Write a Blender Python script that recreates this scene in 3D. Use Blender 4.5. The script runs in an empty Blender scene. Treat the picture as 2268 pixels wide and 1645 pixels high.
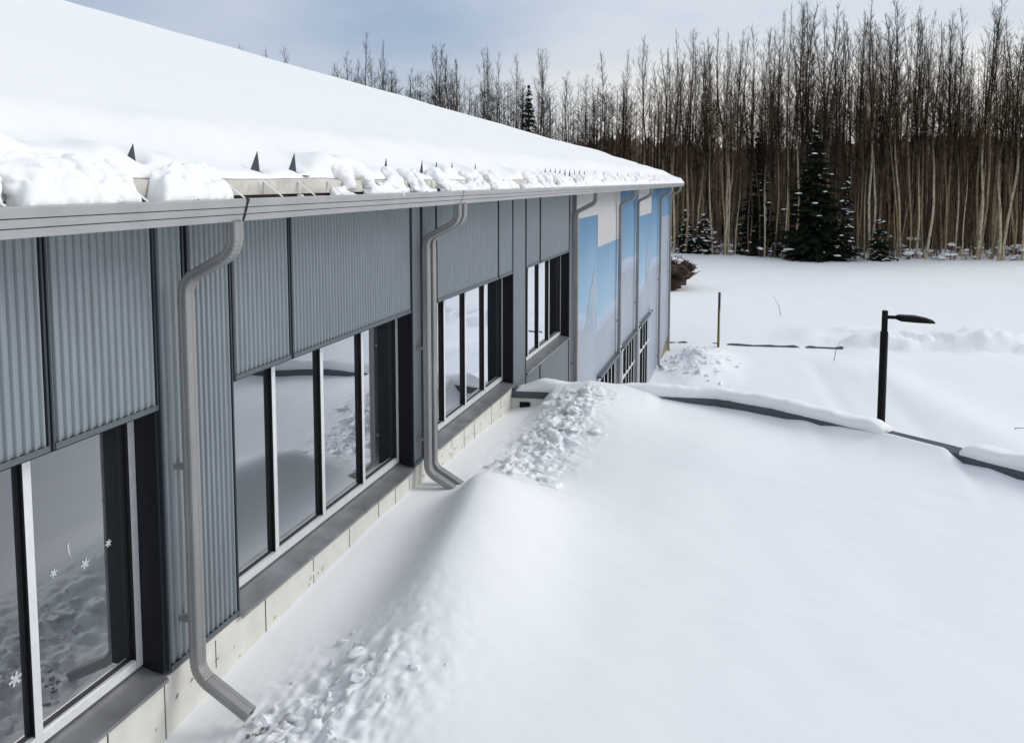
import bpy, bmesh, math, random
from mathutils import Vector, noise
R = math.radians
S = bpy.context.scene
COL = S.collection

# ------------------------------------------------------------------ camera
CAMH = 7.6
cd = bpy.data.cameras.new("camera")
cam = bpy.data.objects.new("camera", cd)
COL.objects.link(cam)
cam.location = (0, 0, CAMH)
cam.rotation_euler = (R(90 - 4.574), 0, R(16.91))
cd.sensor_width = 36.0
cd.lens = 36.0 * 1764.0 / 2268.0
cd.shift_y = -0.12406
cd.clip_start = 0.05
cd.clip_end = 3000
S.camera = cam

# ------------------------------------------------------------------ light
SUN_EL, SUN_AZ = 34.0, 60.0          # azimuth clockwise from +Y
w = bpy.data.worlds.new("World")
S.world = w
w.use_nodes = True
nt = w.node_tree
nt.nodes.clear()
out = nt.nodes.new("ShaderNodeOutputWorld")
bg = nt.nodes.new("ShaderNodeBackground")
bg.inputs["Strength"].default_value = 0.115
sky = nt.nodes.new("ShaderNodeTexSky")
sky.sky_type = 'NISHITA'
sky.sun_disc = False
sky.sun_elevation = R(SUN_EL)
sky.sun_rotation = R(SUN_AZ)
sky.air_density = 1.0
sky.dust_density = 2.0
tc = nt.nodes.new("ShaderNodeTexCoord")
mp = nt.nodes.new("ShaderNodeMapping")
mp.inputs["Scale"].default_value = (1.0, 1.0, 2.6)
mp.inputs["Location"].default_value = (0.35, 0.2, 0.1)
nz = nt.nodes.new("ShaderNodeTexNoise")
nz.inputs["Scale"].default_value = 1.7
nz.inputs["Detail"].default_value = 5
nz.inputs["Roughness"].default_value = 0.5
cr = nt.nodes.new("ShaderNodeValToRGB")          # overcast: pale and blue grey cloud
cr.color_ramp.elements[0].position = 0.30
cr.color_ramp.elements[0].color = (2.6, 3.5, 4.9, 1)
cr.color_ramp.elements[1].position = 0.66
cr.color_ramp.elements[1].color = (5.9, 6.3, 6.9, 1)
mx = nt.nodes.new("ShaderNodeMixRGB")
mx.inputs["Fac"].default_value = 0.85
nt.links.new(tc.outputs["Generated"], mp.inputs["Vector"])
nt.links.new(mp.outputs["Vector"], nz.inputs["Vector"])
dk = nt.nodes.new("ShaderNodeVectorMath")            # a darker cloud bank stands low in the north-west
dk.operation = 'DOT_PRODUCT'
dk.inputs[1].default_value = (-0.643, 0.74, 0.19)
dr = nt.nodes.new("ShaderNodeMapRange")
dr.interpolation_type = 'SMOOTHSTEP'
dr.inputs["From Min"].default_value = 0.86
dr.inputs["From Max"].default_value = 0.99
dr.inputs["To Min"].default_value = 0.14
dr.inputs["To Max"].default_value = -0.20
ad = nt.nodes.new("ShaderNodeMath")
ad.operation = 'ADD'
nt.links.new(tc.outputs["Generated"], dk.inputs[0])
nt.links.new(dk.outputs["Value"], dr.inputs["Value"])
nt.links.new(dr.outputs["Result"], ad.inputs[0])
nt.links.new(nz.outputs["Fac"], ad.inputs[1])
nt.links.new(ad.outputs[0], cr.inputs["Fac"])
nt.links.new(sky.outputs["Color"], mx.inputs["Color1"])
nt.links.new(cr.outputs["Color"], mx.inputs["Color2"])
spz = nt.nodes.new("ShaderNodeSeparateXYZ")
hz = nt.nodes.new("ShaderNodeMapRange")
hz.interpolation_type = 'SMOOTHSTEP'
hz.inputs["From Min"].default_value = 0.19
hz.inputs["From Max"].default_value = 0.07
hz.inputs["To Min"].default_value = 0.0
hz.inputs["To Max"].default_value = 0.8
mh = nt.nodes.new("ShaderNodeMixRGB")
mh.inputs["Color2"].default_value = (8.8, 8.3, 7.5, 1)
nt.links.new(tc.outputs["Generated"], spz.inputs[0])
nt.links.new(spz.outputs["Z"], hz.inputs["Value"])
ha = nt.nodes.new("ShaderNodeMapRange")
ha.interpolation_type = 'SMOOTHSTEP'
ha.inputs["From Min"].default_value = -0.42
ha.inputs["From Max"].default_value = 0.0
ha.inputs["To Min"].default_value = 0.15
hm = nt.nodes.new("ShaderNodeMath")
hm.operation = 'MULTIPLY'
nt.links.new(spz.outputs["X"], ha.inputs["Value"])
nt.links.new(hz.outputs["Result"], hm.inputs[0])
nt.links.new(ha.outputs["Result"], hm.inputs[1])
nt.links.new(hm.outputs[0], mh.inputs["Fac"])
nt.links.new(mx.outputs["Color"], mh.inputs["Color1"])
nt.links.new(mh.outputs["Color"], bg.inputs["Color"])
nt.links.new(bg.outputs["Background"], out.inputs["Surface"])

sd = bpy.data.lights.new("sun", 'SUN')
sd.energy = 1.5
sd.angle = R(30)
sd.color = (1.0, 0.965, 0.91)
so = bpy.data.objects.new("sun", sd)
COL.objects.link(so)
sdir = Vector((math.sin(R(SUN_AZ)) * math.cos(R(SUN_EL)), math.cos(R(SUN_AZ)) * math.cos(R(SUN_EL)), math.sin(R(SUN_EL))))
so.rotation_euler = (-sdir).to_track_quat('-Z', 'Y').to_euler()
so.location = (20, 10, 30)

vs = S.view_settings
vs.view_transform = 'Standard'
vs.look = 'None'
vs.exposure = 0.09
vs.gamma = 1.0
vs.use_curve_mapping = False
S.cycles.max_bounces = 8
S.cycles.diffuse_bounces = 4
S.cycles.glossy_bounces = 4

# ------------------------------------------------------------------ helpers
def nse(x, y, z=0.0):
    return noise.noise(Vector((x, y, z)))

def fbm(x, y, z=0.0, o=4):
    a, s, f = 0.0, 1.0, 1.0
    for _ in range(o):
        a += s * noise.noise(Vector((x * f, y * f, z * f + 7.3 * f)))
        s *= 0.5
        f *= 2.03
    return a

def sstep(a, b, x):
    t = min(1.0, max(0.0, (x - a) / (b - a)))
    return t * t * (3 - 2 * t)

def lerp_tab(tab, x):
    if x <= tab[0][0]:
        return tab[0][1]
    for (x0, y0), (x1, y1) in zip(tab, tab[1:]):
        if x <= x1:
            t = (x - x0) / (x1 - x0)
            return y0 + (y1 - y0) * t
    return tab[-1][1]

def mat(name, col, rough=0.6, metal=0.0, var=0.0, vscale=8.0, bump=0.0, bscale=40.0, stretch=(1, 1, 1), ior=1.45, spec=0.5):
    m = bpy.data.materials.new(name)
    m.use_nodes = True
    t = m.node_tree
    b = t.nodes["Principled BSDF"]
    b.inputs["Base Color"].default_value = (*col, 1)
    b.inputs["Roughness"].default_value = rough
    b.inputs["Metallic"].default_value = metal
    b.inputs["IOR"].default_value = ior
    b.inputs["Specular IOR Level"].default_value = spec
    if var or bump:
        c = t.nodes.new("ShaderNodeTexCoord")
        mpn = t.nodes.new("ShaderNodeMapping")
        mpn.inputs["Scale"].default_value = stretch
        t.links.new(c.outputs["Object"], mpn.inputs["Vector"])
    if var:
        n = t.nodes.new("ShaderNodeTexNoise")
        n.inputs["Scale"].default_value = vscale
        n.inputs["Detail"].default_value = 6
        r = t.nodes.new("ShaderNodeValToRGB")
        r.color_ramp.elements[0].position = 0.3
        r.color_ramp.elements[1].position = 0.7
        r.color_ramp.elements[0].color = (*[max(0, v * (1 - var)) for v in col], 1)
        r.color_ramp.elements[1].color = (*[min(1, v * (1 + var)) for v in col], 1)
        t.links.new(mpn.outputs["Vector"], n.inputs["Vector"])
        t.links.new(n.outputs["Fac"], r.inputs["Fac"])
        t.links.new(r.outputs["Color"], b.inputs["Base Color"])
    if bump:
        n2 = t.nodes.new("ShaderNodeTexNoise")
        n2.inputs["Scale"].default_value = bscale
        n2.inputs["Detail"].default_value = 5
        bp = t.nodes.new("ShaderNodeBump")
        bp.inputs["Strength"].default_value = bump
        bp.inputs["Distance"].default_value = 0.02
        t.links.new(mpn.outputs["Vector"], n2.inputs["Vector"])
        t.links.new(n2.outputs["Fac"], bp.inputs["Height"])
        t.links.new(bp.outputs["Normal"], b.inputs["Normal"])
    return m

class MB:
    """collects faces; build() links them as one mesh object"""
    def __init__(s):
        s.v, s.f, s.m, s.sm = [], [], [], []
    def add(s, vs_, fs_, mi=0, smooth=False):
        o = len(s.v)
        s.v.extend(vs_)
        for f in fs_:
            s.f.append([i + o for i in f])
            s.m.append(mi)
            s.sm.append(smooth)
    def box(s, a, b, mi=0, faces=None):
        x0, y0, z0 = a
        x1, y1, z1 = b
        vs_ = [(x0, y0, z0), (x1, y0, z0), (x1, y1, z0), (x0, y1, z0), (x0, y0, z1), (x1, y0, z1), (x1, y1, z1), (x0, y1, z1)]
        fs_ = {'-z': (0, 3, 2, 1), '+z': (4, 5, 6, 7), '-y': (0, 1, 5, 4), '+x': (1, 2, 6, 5), '+y': (2, 3, 7, 6), '-x': (3, 0, 4, 7)}
        for k, f in fs_.items():
            q = mi
            if isinstance(mi, dict):
                q = mi.get(k, mi.get('*', 0))
            s.add([vs_[i] for i in f], [(0, 1, 2, 3)], q)
    def quad(s, a, b, c, d, mi=0):
        s.add([a, b, c, d], [(0, 1, 2, 3)], mi)
    def poly(s, pts, mi=0):
        s.add(pts, [tuple(range(len(pts)))], mi)
    def prism(s, prof, y0, y1, mi=0, caps=True, smooth=False):
        """closed profile of (x, z) extruded along Y"""
        n = len(prof)
        vs_ = [(p[0], y0, p[1]) for p in prof] + [(p[0], y1, p[1]) for p in prof]
        fs_ = [(i, (i + 1) % n, n + (i + 1) % n, n + i) for i in range(n)]
        s.add(vs_, fs_, mi, smooth)
        if caps:
            s.add(vs_, [tuple(range(n))[::-1], tuple(range(n, 2 * n))], mi)
    def tube(s, pts, rad, n=4, mi=0, cap=False, smooth=True):
        rings = []
        vs_ = []
        ref = Vector((0.31, 0.95, 0.05))
        for i, p in enumerate(pts):
            p = Vector(p)
            a = Vector(pts[max(0, i - 1)])
            b = Vector(pts[min(len(pts) - 1, i + 1)])
            t = (b - a)
            t = t.normalized() if t.length > 1e-9 else Vector((0, 0, 1))
            u = t.cross(ref)
            if u.length < 1e-3:
                u = t.cross(Vector((1, 0, 0)))
            u.normalize()
            v = t.cross(u)
            r = rad[i] if isinstance(rad, (list, tuple)) else rad
            rings.append(len(vs_))
            for k in range(n):
                an = 2 * math.pi * k / n
                vs_.append(tuple(p + u * (r * math.cos(an)) + v * (r * math.sin(an))))
        fs_ = []
        for a, b in zip(rings, rings[1:]):
            for k in range(n):
                fs_.append((a + k, a + (k + 1) % n, b + (k + 1) % n, b + k))
        if cap:
            fs_.append(tuple(range(n))[::-1])
            fs_.append(tuple(range(rings[-1], rings[-1] + n)))
        s.add(vs_, fs_, mi, smooth)
    def mesh(s, name, mats):
        me = bpy.data.meshes.new(name)
        me.from_pydata([tuple(v) for v in s.v], [], s.f)
        for m_ in (mats if isinstance(mats, (list, tuple)) else [mats]):
            me.materials.append(m_)
        me.polygons.foreach_set("material_index", s.m)
        me.polygons.foreach_set("use_smooth", s.sm)
        me.update()
        return me
    def build(s, name, mats, parent=None):
        o = bpy.data.objects.new(name, s.mesh(name, mats))
        COL.objects.link(o)
        if parent:
            o.parent = parent
            o.matrix_parent_inverse = parent.matrix_world.inverted() if False else o.matrix_parent_inverse
        return o

def fixn(o):
    bm = bmesh.new()
    bm.from_mesh(o.data)
    bmesh.ops.recalc_face_normals(bm, faces=bm.faces)
    bm.to_mesh(o.data)
    bm.free()
    return o

def tag(o, label=None, cat=None, group=None, kind=None):
    if label: o["label"] = label
    if cat: o["category"] = cat
    if group: o["group"] = group
    if kind: o["kind"] = kind
    return o

def empty(name, loc=(0, 0, 0), rz=0.0):
    o = bpy.data.objects.new(name, None)
    o.empty_display_size = 0.3
    COL.objects.link(o)
    o.location = loc
    o.rotation_euler = (0, 0, rz)
    return o

def grid(name, xs, ys, hf, m, smooth=True, parent=None):
    vs_ = [(x, y, hf(x, y)) for y in ys for x in xs]
    n = len(xs)
    fs_ = [(j * n + i, j * n + i + 1, (j + 1) * n + i + 1, (j + 1) * n + i) for j in range(len(ys) - 1) for i in range(n - 1)]
    b = MB()
    b.add(vs_, fs_, 0, smooth)
    return b.build(name, m, parent)

def span(a, b, step):
    n = max(1, int(round((b - a) / step)))
    return [a + (b - a) * i / n for i in range(n + 1)]

# ------------------------------------------------------------------ materials
SNOW = mat("snow", (0.855, 0.87, 0.885), 0.8, bump=0.10, bscale=13, spec=0.15)
SNOWR = mat("roof snow", (0.855, 0.863, 0.87), 0.75, bump=0.15, bscale=9, spec=0.2)
CLAD = mat("blue grey corrugated metal", (0.285, 0.32, 0.345), 0.38, 0.3, var=0.08, vscale=3, stretch=(1, 6, 0.7))
CLADF = mat("blue grey flat metal", (0.23, 0.268, 0.29), 0.45, 0.25, var=0.05, vscale=3)
TRIM = mat("charcoal trim", (0.045, 0.055, 0.065), 0.45, 0.2)
TRIML = mat("slate trim", (0.12, 0.145, 0.16), 0.4, 0.3)
JAMB = mat("navy jamb metal", (0.007, 0.008, 0.014), 0.45, spec=0.2)
SILVER = mat("brushed aluminium", (0.78, 0.79, 0.81), 0.35, 0.3, var=0.05, vscale=20)
SILL = mat("dull zinc sill", (0.28, 0.285, 0.29), 0.38, 0.6, var=0.18, vscale=5)
GASK_SHADE = mat("black gasket and shade", (0.006, 0.006, 0.008), 0.5)  # also colours the shaded sides of mullions and frames
GUT = mat("grey painted gutter", (0.40, 0.40, 0.405), 0.4, 0.15, var=0.07, vscale=4)
GUTI = mat("shaded gutter inside", (0.085, 0.068, 0.052), 0.7, 0.0, var=0.4, vscale=7)  # brown kept dark to stand for the shade inside the gutter
PIPE = mat("taupe grey pipe", (0.285, 0.283, 0.28), 0.42, 0.25, var=0.14, vscale=5, stretch=(1, 1, .35))
PIPED = mat("pipe bore", (0.02, 0.02, 0.02), 0.8)
EAVE = mat("cream eave metal", (0.60, 0.575, 0.52), 0.55, var=0.22, vscale=9)
CONC = mat("cream rendered foundation", (0.67, 0.65, 0.60), 0.85, var=0.07, vscale=5, bump=0.12, bscale=60)
JOINT = mat("foundation joint", (0.05, 0.045, 0.04), 0.9)
STAIN = mat("foundation stain", (0.30, 0.26, 0.20), 0.9, var=0.3, vscale=30)
COPE = mat("dark grey coping metal", (0.075, 0.085, 0.10), 0.45, 0.3, var=0.1, vscale=4)
BLACK = mat("void black", (0.004, 0.004, 0.004), 0.9)
LAMP = mat("black powder coat", (0.004, 0.004, 0.006), 0.6, spec=0.2)
FIN = mat("dark slate snow guard metal", (0.055, 0.075, 0.085), 0.4, 0.4)
WALLD = mat("wall backing", (0.05, 0.055, 0.06), 0.8)

def glass_mat():
    """dark coated glazing: weak reflection face on, near mirror at a slant"""
    m = bpy.data.materials.new("reflective coated glass")
    m.use_nodes = True
    t = m.node_tree
    t.nodes.clear()
    o_ = t.nodes.new("ShaderNodeOutputMaterial")
    mxs = t.nodes.new("ShaderNodeMixShader")
    df = t.nodes.new("ShaderNodeBsdfDiffuse")
    df.inputs["Color"].default_value = (0.02, 0.022, 0.026, 1)
    gl = t.nodes.new("ShaderNodeBsdfGlossy")
    gl.inputs["Color"].default_value = (0.93, 0.955, 1.0, 1)
    gl.inputs["Roughness"].default_value = 0.012
    lw = t.nodes.new("ShaderNodeLayerWeight")
    lw.inputs["Blend"].default_value = 0.5
    r = t.nodes.new("ShaderNodeValToRGB")
    e = r.color_ramp.elements
    e[0].position, e[0].color = 0.0, (.2, .2, .2, 1)
    e[1].position, e[1].color = 1.0, (1, 1, 1, 1)
    for p, v in ((.27, .25), (.5, .57), (.66, .90), (.76, .97)):
        k = e.new(p); k.color = (v, v, v, 1)
    c = t.nodes.new("ShaderNodeTexCoord")
    n = t.nodes.new("ShaderNodeTexNoise")
    n.inputs["Scale"].default_value = 0.9
    bp = t.nodes.new("ShaderNodeBump")
    bp.inputs["Strength"].default_value = 0.04
    bp.inputs["Distance"].default_value = 0.05
    t.links.new(c.outputs["Object"], n.inputs["Vector"])
    t.links.new(n.outputs["Fac"], bp.inputs["Height"])
    t.links.new(bp.outputs["Normal"], gl.inputs["Normal"])
    t.links.new(lw.outputs["Facing"], r.inputs["Fac"])
    t.links.new(r.outputs["Color"], mxs.inputs[0])
    t.links.new(df.outputs[0], mxs.inputs[1])
    t.links.new(gl.outputs[0], mxs.inputs[2])
    t.links.new(mxs.outputs[0], o_.inputs["Surface"])
    return m
GLASS = glass_mat()

# ------------------------------------------------------------------ lot ground
def lot_h(x, y):
    z = 0.10 * fbm(x * 0.06, y * 0.06, 1.0, 3) + 0.03 * fbm(x * 0.5, y * 0.35, 3.0, 3)
    # ploughed bank behind the kerb
    dk_ = y - 37.9 - 0.15 * x + .35 * nse(x * .5, 3.3)
    bank = sstep(0, .9, dk_) * (1 - sstep(1.2, 7, dk_)) * sstep(.5, 5, x)
    z += bank * (0.38 + .55 * fbm(x * 0.35, y * 0.35, 9.0, 4))
    b2 = math.exp(-((y - 38.6 - 0.18 * x) / .9) ** 2) * sstep(2, 8, x)
    z += b2 * .9 * abs(fbm(x * .9, y * .9, 6.0, 4))
    # chunky heap at the far corner of the building
    heap = math.exp(-((x + 1.9) / 1.1) ** 2 - ((y - 33.0) / 3.0) ** 2)
    z += heap * (0.42 + 0.5 * abs(fbm(x * 1.6, y * 1.1, 4.0, 4)))
    # shallow drifts and a low hollow in the lot
    z += 0.22 * math.exp(-((x - 7.5 + 0.30 * (y - 24)) / 1.4) ** 2) * sstep(12, 20, y) * (1 - sstep(33, 37, y))
    z -= 0.10 * math.exp(-((y - 37.2 - 0.14 * x) / 0.7) ** 2) * (1 - sstep(3.5, 5.5, x))
    z -= .06 * math.exp(-((x - 3.3 + .08 * (y - 24)) / .22) ** 2) * sstep(13, 16, y) * (1 - sstep(34, 36, y))
    z -= .05 * math.exp(-((x - 5.2 + .08 * (y - 24)) / .22) ** 2) * sstep(13, 16, y) * (1 - sstep(34, 36, y))
    # ground swells up to the woods
    z += 0.55 * sstep(60, 79, y + -0.19 * x) * (1 + 0.5 * nse(x * 0.13, 5)) * (1 - 0.7 * sstep(-4, 4, x))
    return z
xs = span(-90, -8, 4) + span(-7.6, 26, 0.25)[1:] + span(28, 120, 5)
ys = span(-60, 8, 6) + span(9, 62, 0.3)[1:] + span(63, 90, 0.7) + span(94, 190, 6)
o = grid("snow_ground", xs, ys, lot_h, SNOW)
tag(o, kind="structure")

def far_h(x, y):
    return -0.35 + 0 * x
o = grid("snow_plain", [-900, -300, 0, 300, 900], [-900, -300, 0, 300, 900], far_h, SNOW)
tag(o, kind="structure")

# ------------------------------------------------------------------ building
XW = -3.62            # cladding face
XG = -3.83            # glass plane
ZH, ZS, ZE = 6.14, 4.37, 7.36
YE = 37.0
bld = empty("school_building", (XW, 12, 0))
tag(bld, "long grey metal-clad building under a snowy roof with blue mural panels at its far end", "building")
BO = Vector((XW, 12, 0))
class PB(MB):
    """world-coordinate builder for parts of the building"""
    def build(s, name, mats, parent=None, org=None):
        o_ = org if org is not None else BO
        s.v = [tuple(Vector(v) - o_) for v in s.v]
        return MB.build(s, name, mats, parent if parent else bld)
def sub(pb, name, mats, parent):
    pb.v = [tuple(Vector(v) - BO) for v in pb.v]
    return MB.build(pb, name, mats, parent)

WIN = [(0.93, 4.10), (4.88, 8.06), (8.80, 11.95), (12.72, 15.93)]
MUL = [[1.75, 2.52, 3.30], [5.65, 6.42, 7.22], [9.47, 10.25, 11.07], [13.45, 14.19, 14.95]]
# core
b = PB()
b.box((-4.6, -4, 0), (-3.92, 37.0, 7.33))
for y0, y1 in [(-4, WIN[0][0]), (WIN[0][1], WIN[1][0]), (WIN[1][1], WIN[2][0]), (WIN[2][1], WIN[3][0]), (WIN[3][1], 16.35)]:
    b.box((-3.919, y0 + 0.004, ZS - 0.01), (-3.645, y1 - 0.004, 7.33))
for y0, y1 in WIN:
    b.box((-3.919, y0 + 0.003, ZH + 0.01), (-3.645, y1 - 0.003, 7.325))
b.box((-3.919, 12.0, 0.0), (-3.645, 16.35, ZS - 0.03))
b.box((-3.919, 16.36, 0.0), (-3.645, 36.95, 7.32))
b.build("wall_core", WALLD)
# lower gable end and back of the building
b = PB()
b.box((-44, 36.5, 0), (-4.61, 36.95, 7.33))
b.poly([(-44, 36.95, 7.33), (-3.9, 36.95, 7.33), (-44, 36.95, 18.7)])
b.build("gable_wall", CLADF)
# foundation
b = PB()
b.box((-4.3, -4, 2.6), (XW - 0.012, 11.94, ZS - 0.03))
yj = [1.3, 2.1, 2.9, 3.62, 4.10, 4.62]
import itertools
yj += [5.23, 5.95, 6.6, 7.22, 7.62, 7.98, 8.55, 9.3, 9.75, 10.15, 10.9, 11.35]
for i, y in enumerate(yj):
    wj = 0.006 if i % 3 else 0.009
    top = ZS - 0.04 if i % 2 == 0 else ZS - 0.06
    z = top
    rr = random.Random(i)
    while z > 3.7:
        dz = rr.uniform(0.05, 0.3) if i % 2 else 0.7
        b.box((XW - 0.03, y - wj / 2, z - dz), (XW - 0.0095, y + wj / 2, z), 1)
        z -= dz + (rr.uniform(0.02, 0.09) if i % 2 else 0.7)
rr = random.Random(5)
for i in range(46):            # chips and stains low on the render
    y = rr.uniform(2.9, 11.7)
    z = rr.uniform(4.02, 4.16) + 0.04 * rr.random()
    a = rr.uniform(0.006, 0.03)
    h = rr.uniform(0.004, 0.014)
    b.add([(XW - 0.0096, y - a, z - h), (XW - 0.0096, y + a * .4, z - h * .5), (XW - 0.0096, y + a, z + h * 1.4), (XW - 0.0096, y - a * .3, z + h)], [(0, 1, 2, 3)], 2)
b.build("foundation", [CONC, JOINT, STAIN])

# corrugated cladding
def clad(y0, y1, z0, z1, edge=0.014, pitch=0.054):
    """one corrugated panel between two dark edge trims, part 'cladding_panel'"""
    p = PB()
    ya, yb = y0 + edge, y1 - edge
    n = max(2, int(round((yb - ya) / pitch)))
    pt = (yb - ya) / n
    prof = []
    for i in range(n):
        for u, d in ((0, -0.018), (0.22, -0.0185), (0.42, -0.017), (0.56, -0.003), (0.64, 0.001), (0.76, 0.001), (0.86, -0.004)):
            prof.append((ya + (i + u) * pt, XW + d))
    prof.append((yb, XW - 0.018))
    k = len(prof)
    vs_ = [(x, y, z0 + 0.03) for y, x in prof] + [(x, y, z1) for y, x in prof]
    p.add(vs_, [(i, i + 1, k + i + 1, k + i) for i in range(k - 1)], 0, False)
    o = p.build("cladding_panel", CLAD)
    t = PB()
    t.box((XW - 0.03, y0, z0), (XW + 0.006, y0 + edge * .92, z1 - 0.002))
    t.box((XW - 0.03, y1 - edge * .92, z0), (XW + 0.006, y1, z1 - 0.002))
    # lower J channel with a lighter top lip
    t.box((XW - 0.028, y0 + edge, z0), (XW + 0.010, y1 - edge, z0 + 0.022), {'+x': 1, '+z': 1, '*': 0})
    t.box((XW + 0.007, y0 + edge, z0 + 0.0225), (XW + 0.010, y1 - edge, z0 + 0.034), 1)
    sub(t, "edge_trim", [TRIM, TRIML], o)
    return o
TOPZ = 7.335
clad(-3.9, 0.92, ZS, TOPZ)
clad(0.94, 2.50, ZH, TOPZ)
clad(2.51, 3.305, ZH, TOPZ)
clad(3.32, 4.125, ZH, TOPZ)
clad(4.135, 4.40, ZS, TOPZ)
clad(4.43, 4.885, ZS, TOPZ)
clad(4.90, 5.655, ZH, TOPZ)
clad(5.675, 8.055, ZH, TOPZ)
clad(8.075, 8.34, ZS, TOPZ)
clad(8.37, 8.79, ZS, TOPZ)
clad(8.81, 11.20, ZH, TOPZ)
clad(11.23, 11.94, ZH, TOPZ)
clad(11.96, 12.68, 0.02, TOPZ)
clad(12.72, 13.60, ZH, TOPZ)
clad(13.65, 15.93, ZH, TOPZ)
clad(12.72, 13.60, 0.02, ZS - 0.06)
clad(13.65, 15.93, 0.02, ZS - 0.06)
b = PB()
b.box((XW - 0.03, 15.95, 0.02), (XW + 0.012, 16.17, TOPZ), {'+x': 1, '*': 0})
b.box((XW - 0.03, 16.20, 0.02), (XW + 0.004, 16.60, TOPZ), 0)
b.build("corner_trim", [TRIM, CLADF])

# windows
def window(y0, y1, muls):
    f = PB()
    fw_ = 0.055
    zb, zt = ZS + 0.055, ZH - 0.012
    # frame ring
    f.box((XG - 0.03, y0 + 0.012, zb), (XG + 0.045, y0 + 0.012 + fw_, zt), {'+x': 0, '*': 0})
    f.box((XG - 0.03, y1 - 0.012 - fw_, zb), (XG + 0.045, y1 - 0.012, zt), {'+x': 0, '-y': 1, '*': 0})  # near side coloured black to stand for its shade
    f.box((XG - 0.03, y0 + 0.0675, zb), (XG + 0.044, y1 - 0.0675, zb + 0.06), 0)
    f.box((XG - 0.03, y0 + 0.0675, zt - 0.05), (XG + 0.044, y1 - 0.0675, zt), {'+x': 0, '*': 1})
    wo = f.build("window", [SILVER, GASK_SHADE])
    ed = [y0 + 0.067] + list(muls) + [y1 - 0.067]
    for i, m_ in enumerate(muls):
        q = PB()
        q.box((XG - 0.02, m_ - 0.022, zb + 0.061), (XG + 0.024, m_ + 0.022, zt - 0.051), 1)
        q.box((XG + 0.0245, m_ - 0.026, zb + 0.061), (XG + 0.040, m_ + 0.026, zt - 0.051), {'+x': 0, '+y': 0, '*': 1})  # side away from the sun painted black for shade and its reflection
        sub(q, "mullion", [SILVER, GASK_SHADE], wo)
    for i in range(len(ed) - 1):
        a = ed[i] + (0.023 if i else 0.0)
        c = ed[i + 1] - (0.023 if i < len(ed) - 2 else 0.0)
        q = PB()
        q.box((XG - 0.012, a, zb + 0.0605), (XG, c, zt - 0.0505), 0)
        sub(q, "pane", GLASS, wo)
        q = PB()                                   # black glazing bead round the pane
        zz0, zz1 = zb + 0.061, zt - 0.051
        q.box((XG + 0.001, a + .0005, zz0), (XG + 0.012, c - .0005, zz0 + 0.016))
        q.box((XG + 0.001, a + .0005, zz1 - 0.014), (XG + 0.012, c - .0005, zz1))
        q.box((XG + 0.001, c - 0.014, zz0 + 0.0165), (XG + 0.012, c - .0005, zz1 - 0.0145))
        sub(q, "glazing_bead", GASK_SHADE, wo)
    # jamb linings
    q = PB()
    q.box((XG - 0.03, y1 - 0.011, ZS + 0.02), (XW - 0.002, y1 - 0.001, ZH))
    q.box((XG - 0.03, y0 + 0.001, ZS + 0.02), (XW - 0.002, y0 + 0.011, ZH))
    q.box((XG - 0.03, y0 + 0.0115, ZH - 0.010), (XW - 0.002, y1 - 0.0115, ZH - 0.0005))
    sub(q, "jamb", JAMB, wo)
    # sloping sill with a drip edge
    q = PB()
    q.prism([(XG - 0.02, ZS + 0.052), (XW + 0.030, ZS - 0.008), (XW + 0.030, ZS - 0.034), (XW + 0.024, ZS - 0.034), (XW + 0.024, ZS - 0.018), (XG - 0.02, ZS + 0.03)], y0 + 0.004, y1 - 0.004)
    ym = y0 + 0.62 * (y1 - y0)
    q.prism([(XG + 0.05, ZS + 0.0365), (XW + 0.033, ZS - 0.005), (XW + 0.033, ZS - 0.035), (XW + 0.0305, ZS - 0.035), (XW + 0.0305, ZS - 0.008), (XG + 0.05, ZS + 0.034)], ym, ym + 0.05)
    fixn(sub(q, "sill", SILL, wo))
    return wo
for (y0, y1), ms in zip(WIN, MUL):
    window(y0, y1, ms)

# mural end wall: printed panels of sky, blocks, hills
def mural_sky():
    m = bpy.data.materials.new("printed sky panel")
    m.use_nodes = True
    t = m.node_tree
    bs = t.nodes["Principled BSDF"]
    bs.inputs["Roughness"].default_value = 0.45
    bs.inputs["Specular IOR Level"].default_value = 0.3
    c = t.nodes.new("ShaderNodeTexCoord")
    sp = t.nodes.new("ShaderNodeSeparateXYZ")
    n = t.nodes.new("ShaderNodeTexNoise")
    n.inputs["Scale"].default_value = 0.6
    n.inputs["Detail"].default_value = 4
    mm = t.nodes.new("ShaderNodeMath"); mm.operation = 'MULTIPLY_ADD'
    mm.inputs[1].default_value = 1.2
    mr = t.nodes.new("ShaderNodeMapRange")
    mr.inputs["From Min"].default_value = 4.2
    mr.inputs["From Max"].default_value = 8.0
    r = t.nodes.new("ShaderNodeValToRGB")
    e = r.color_ramp.elements
    e[0].position, e[0].color = 0.0, (0.36, 0.49, 0.61, 1)
    e[1].position, e[1].color = 1.0, (0.08, 0.175, 0.305, 1)
    k = e.new(0.45); k.color = (0.22, 0.365, 0.52, 1)
    k = e.new(0.72); k.color = (0.135, 0.26, 0.41, 1)
    t.links.new(c.outputs["Object"], sp.inputs[0])
    t.links.new(c.outputs["Object"], n.inputs["Vector"])
    t.links.new(n.outputs["Fac"], mm.inputs[0])
    t.links.new(sp.outputs["Z"], mm.inputs[2])
    t.links.new(mm.outputs[0], mr.inputs["Value"])
    t.links.new(mr.outputs[0], r.inputs["Fac"])
    t.links.new(r.outputs["Color"], bs.inputs["Base Color"])
    return m
MSKY = mural_sky()
MHILL = mat("printed lavender hill", (0.33, 0.37, 0.44), 0.45, var=0.08, vscale=0.7, spec=0.3)
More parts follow.
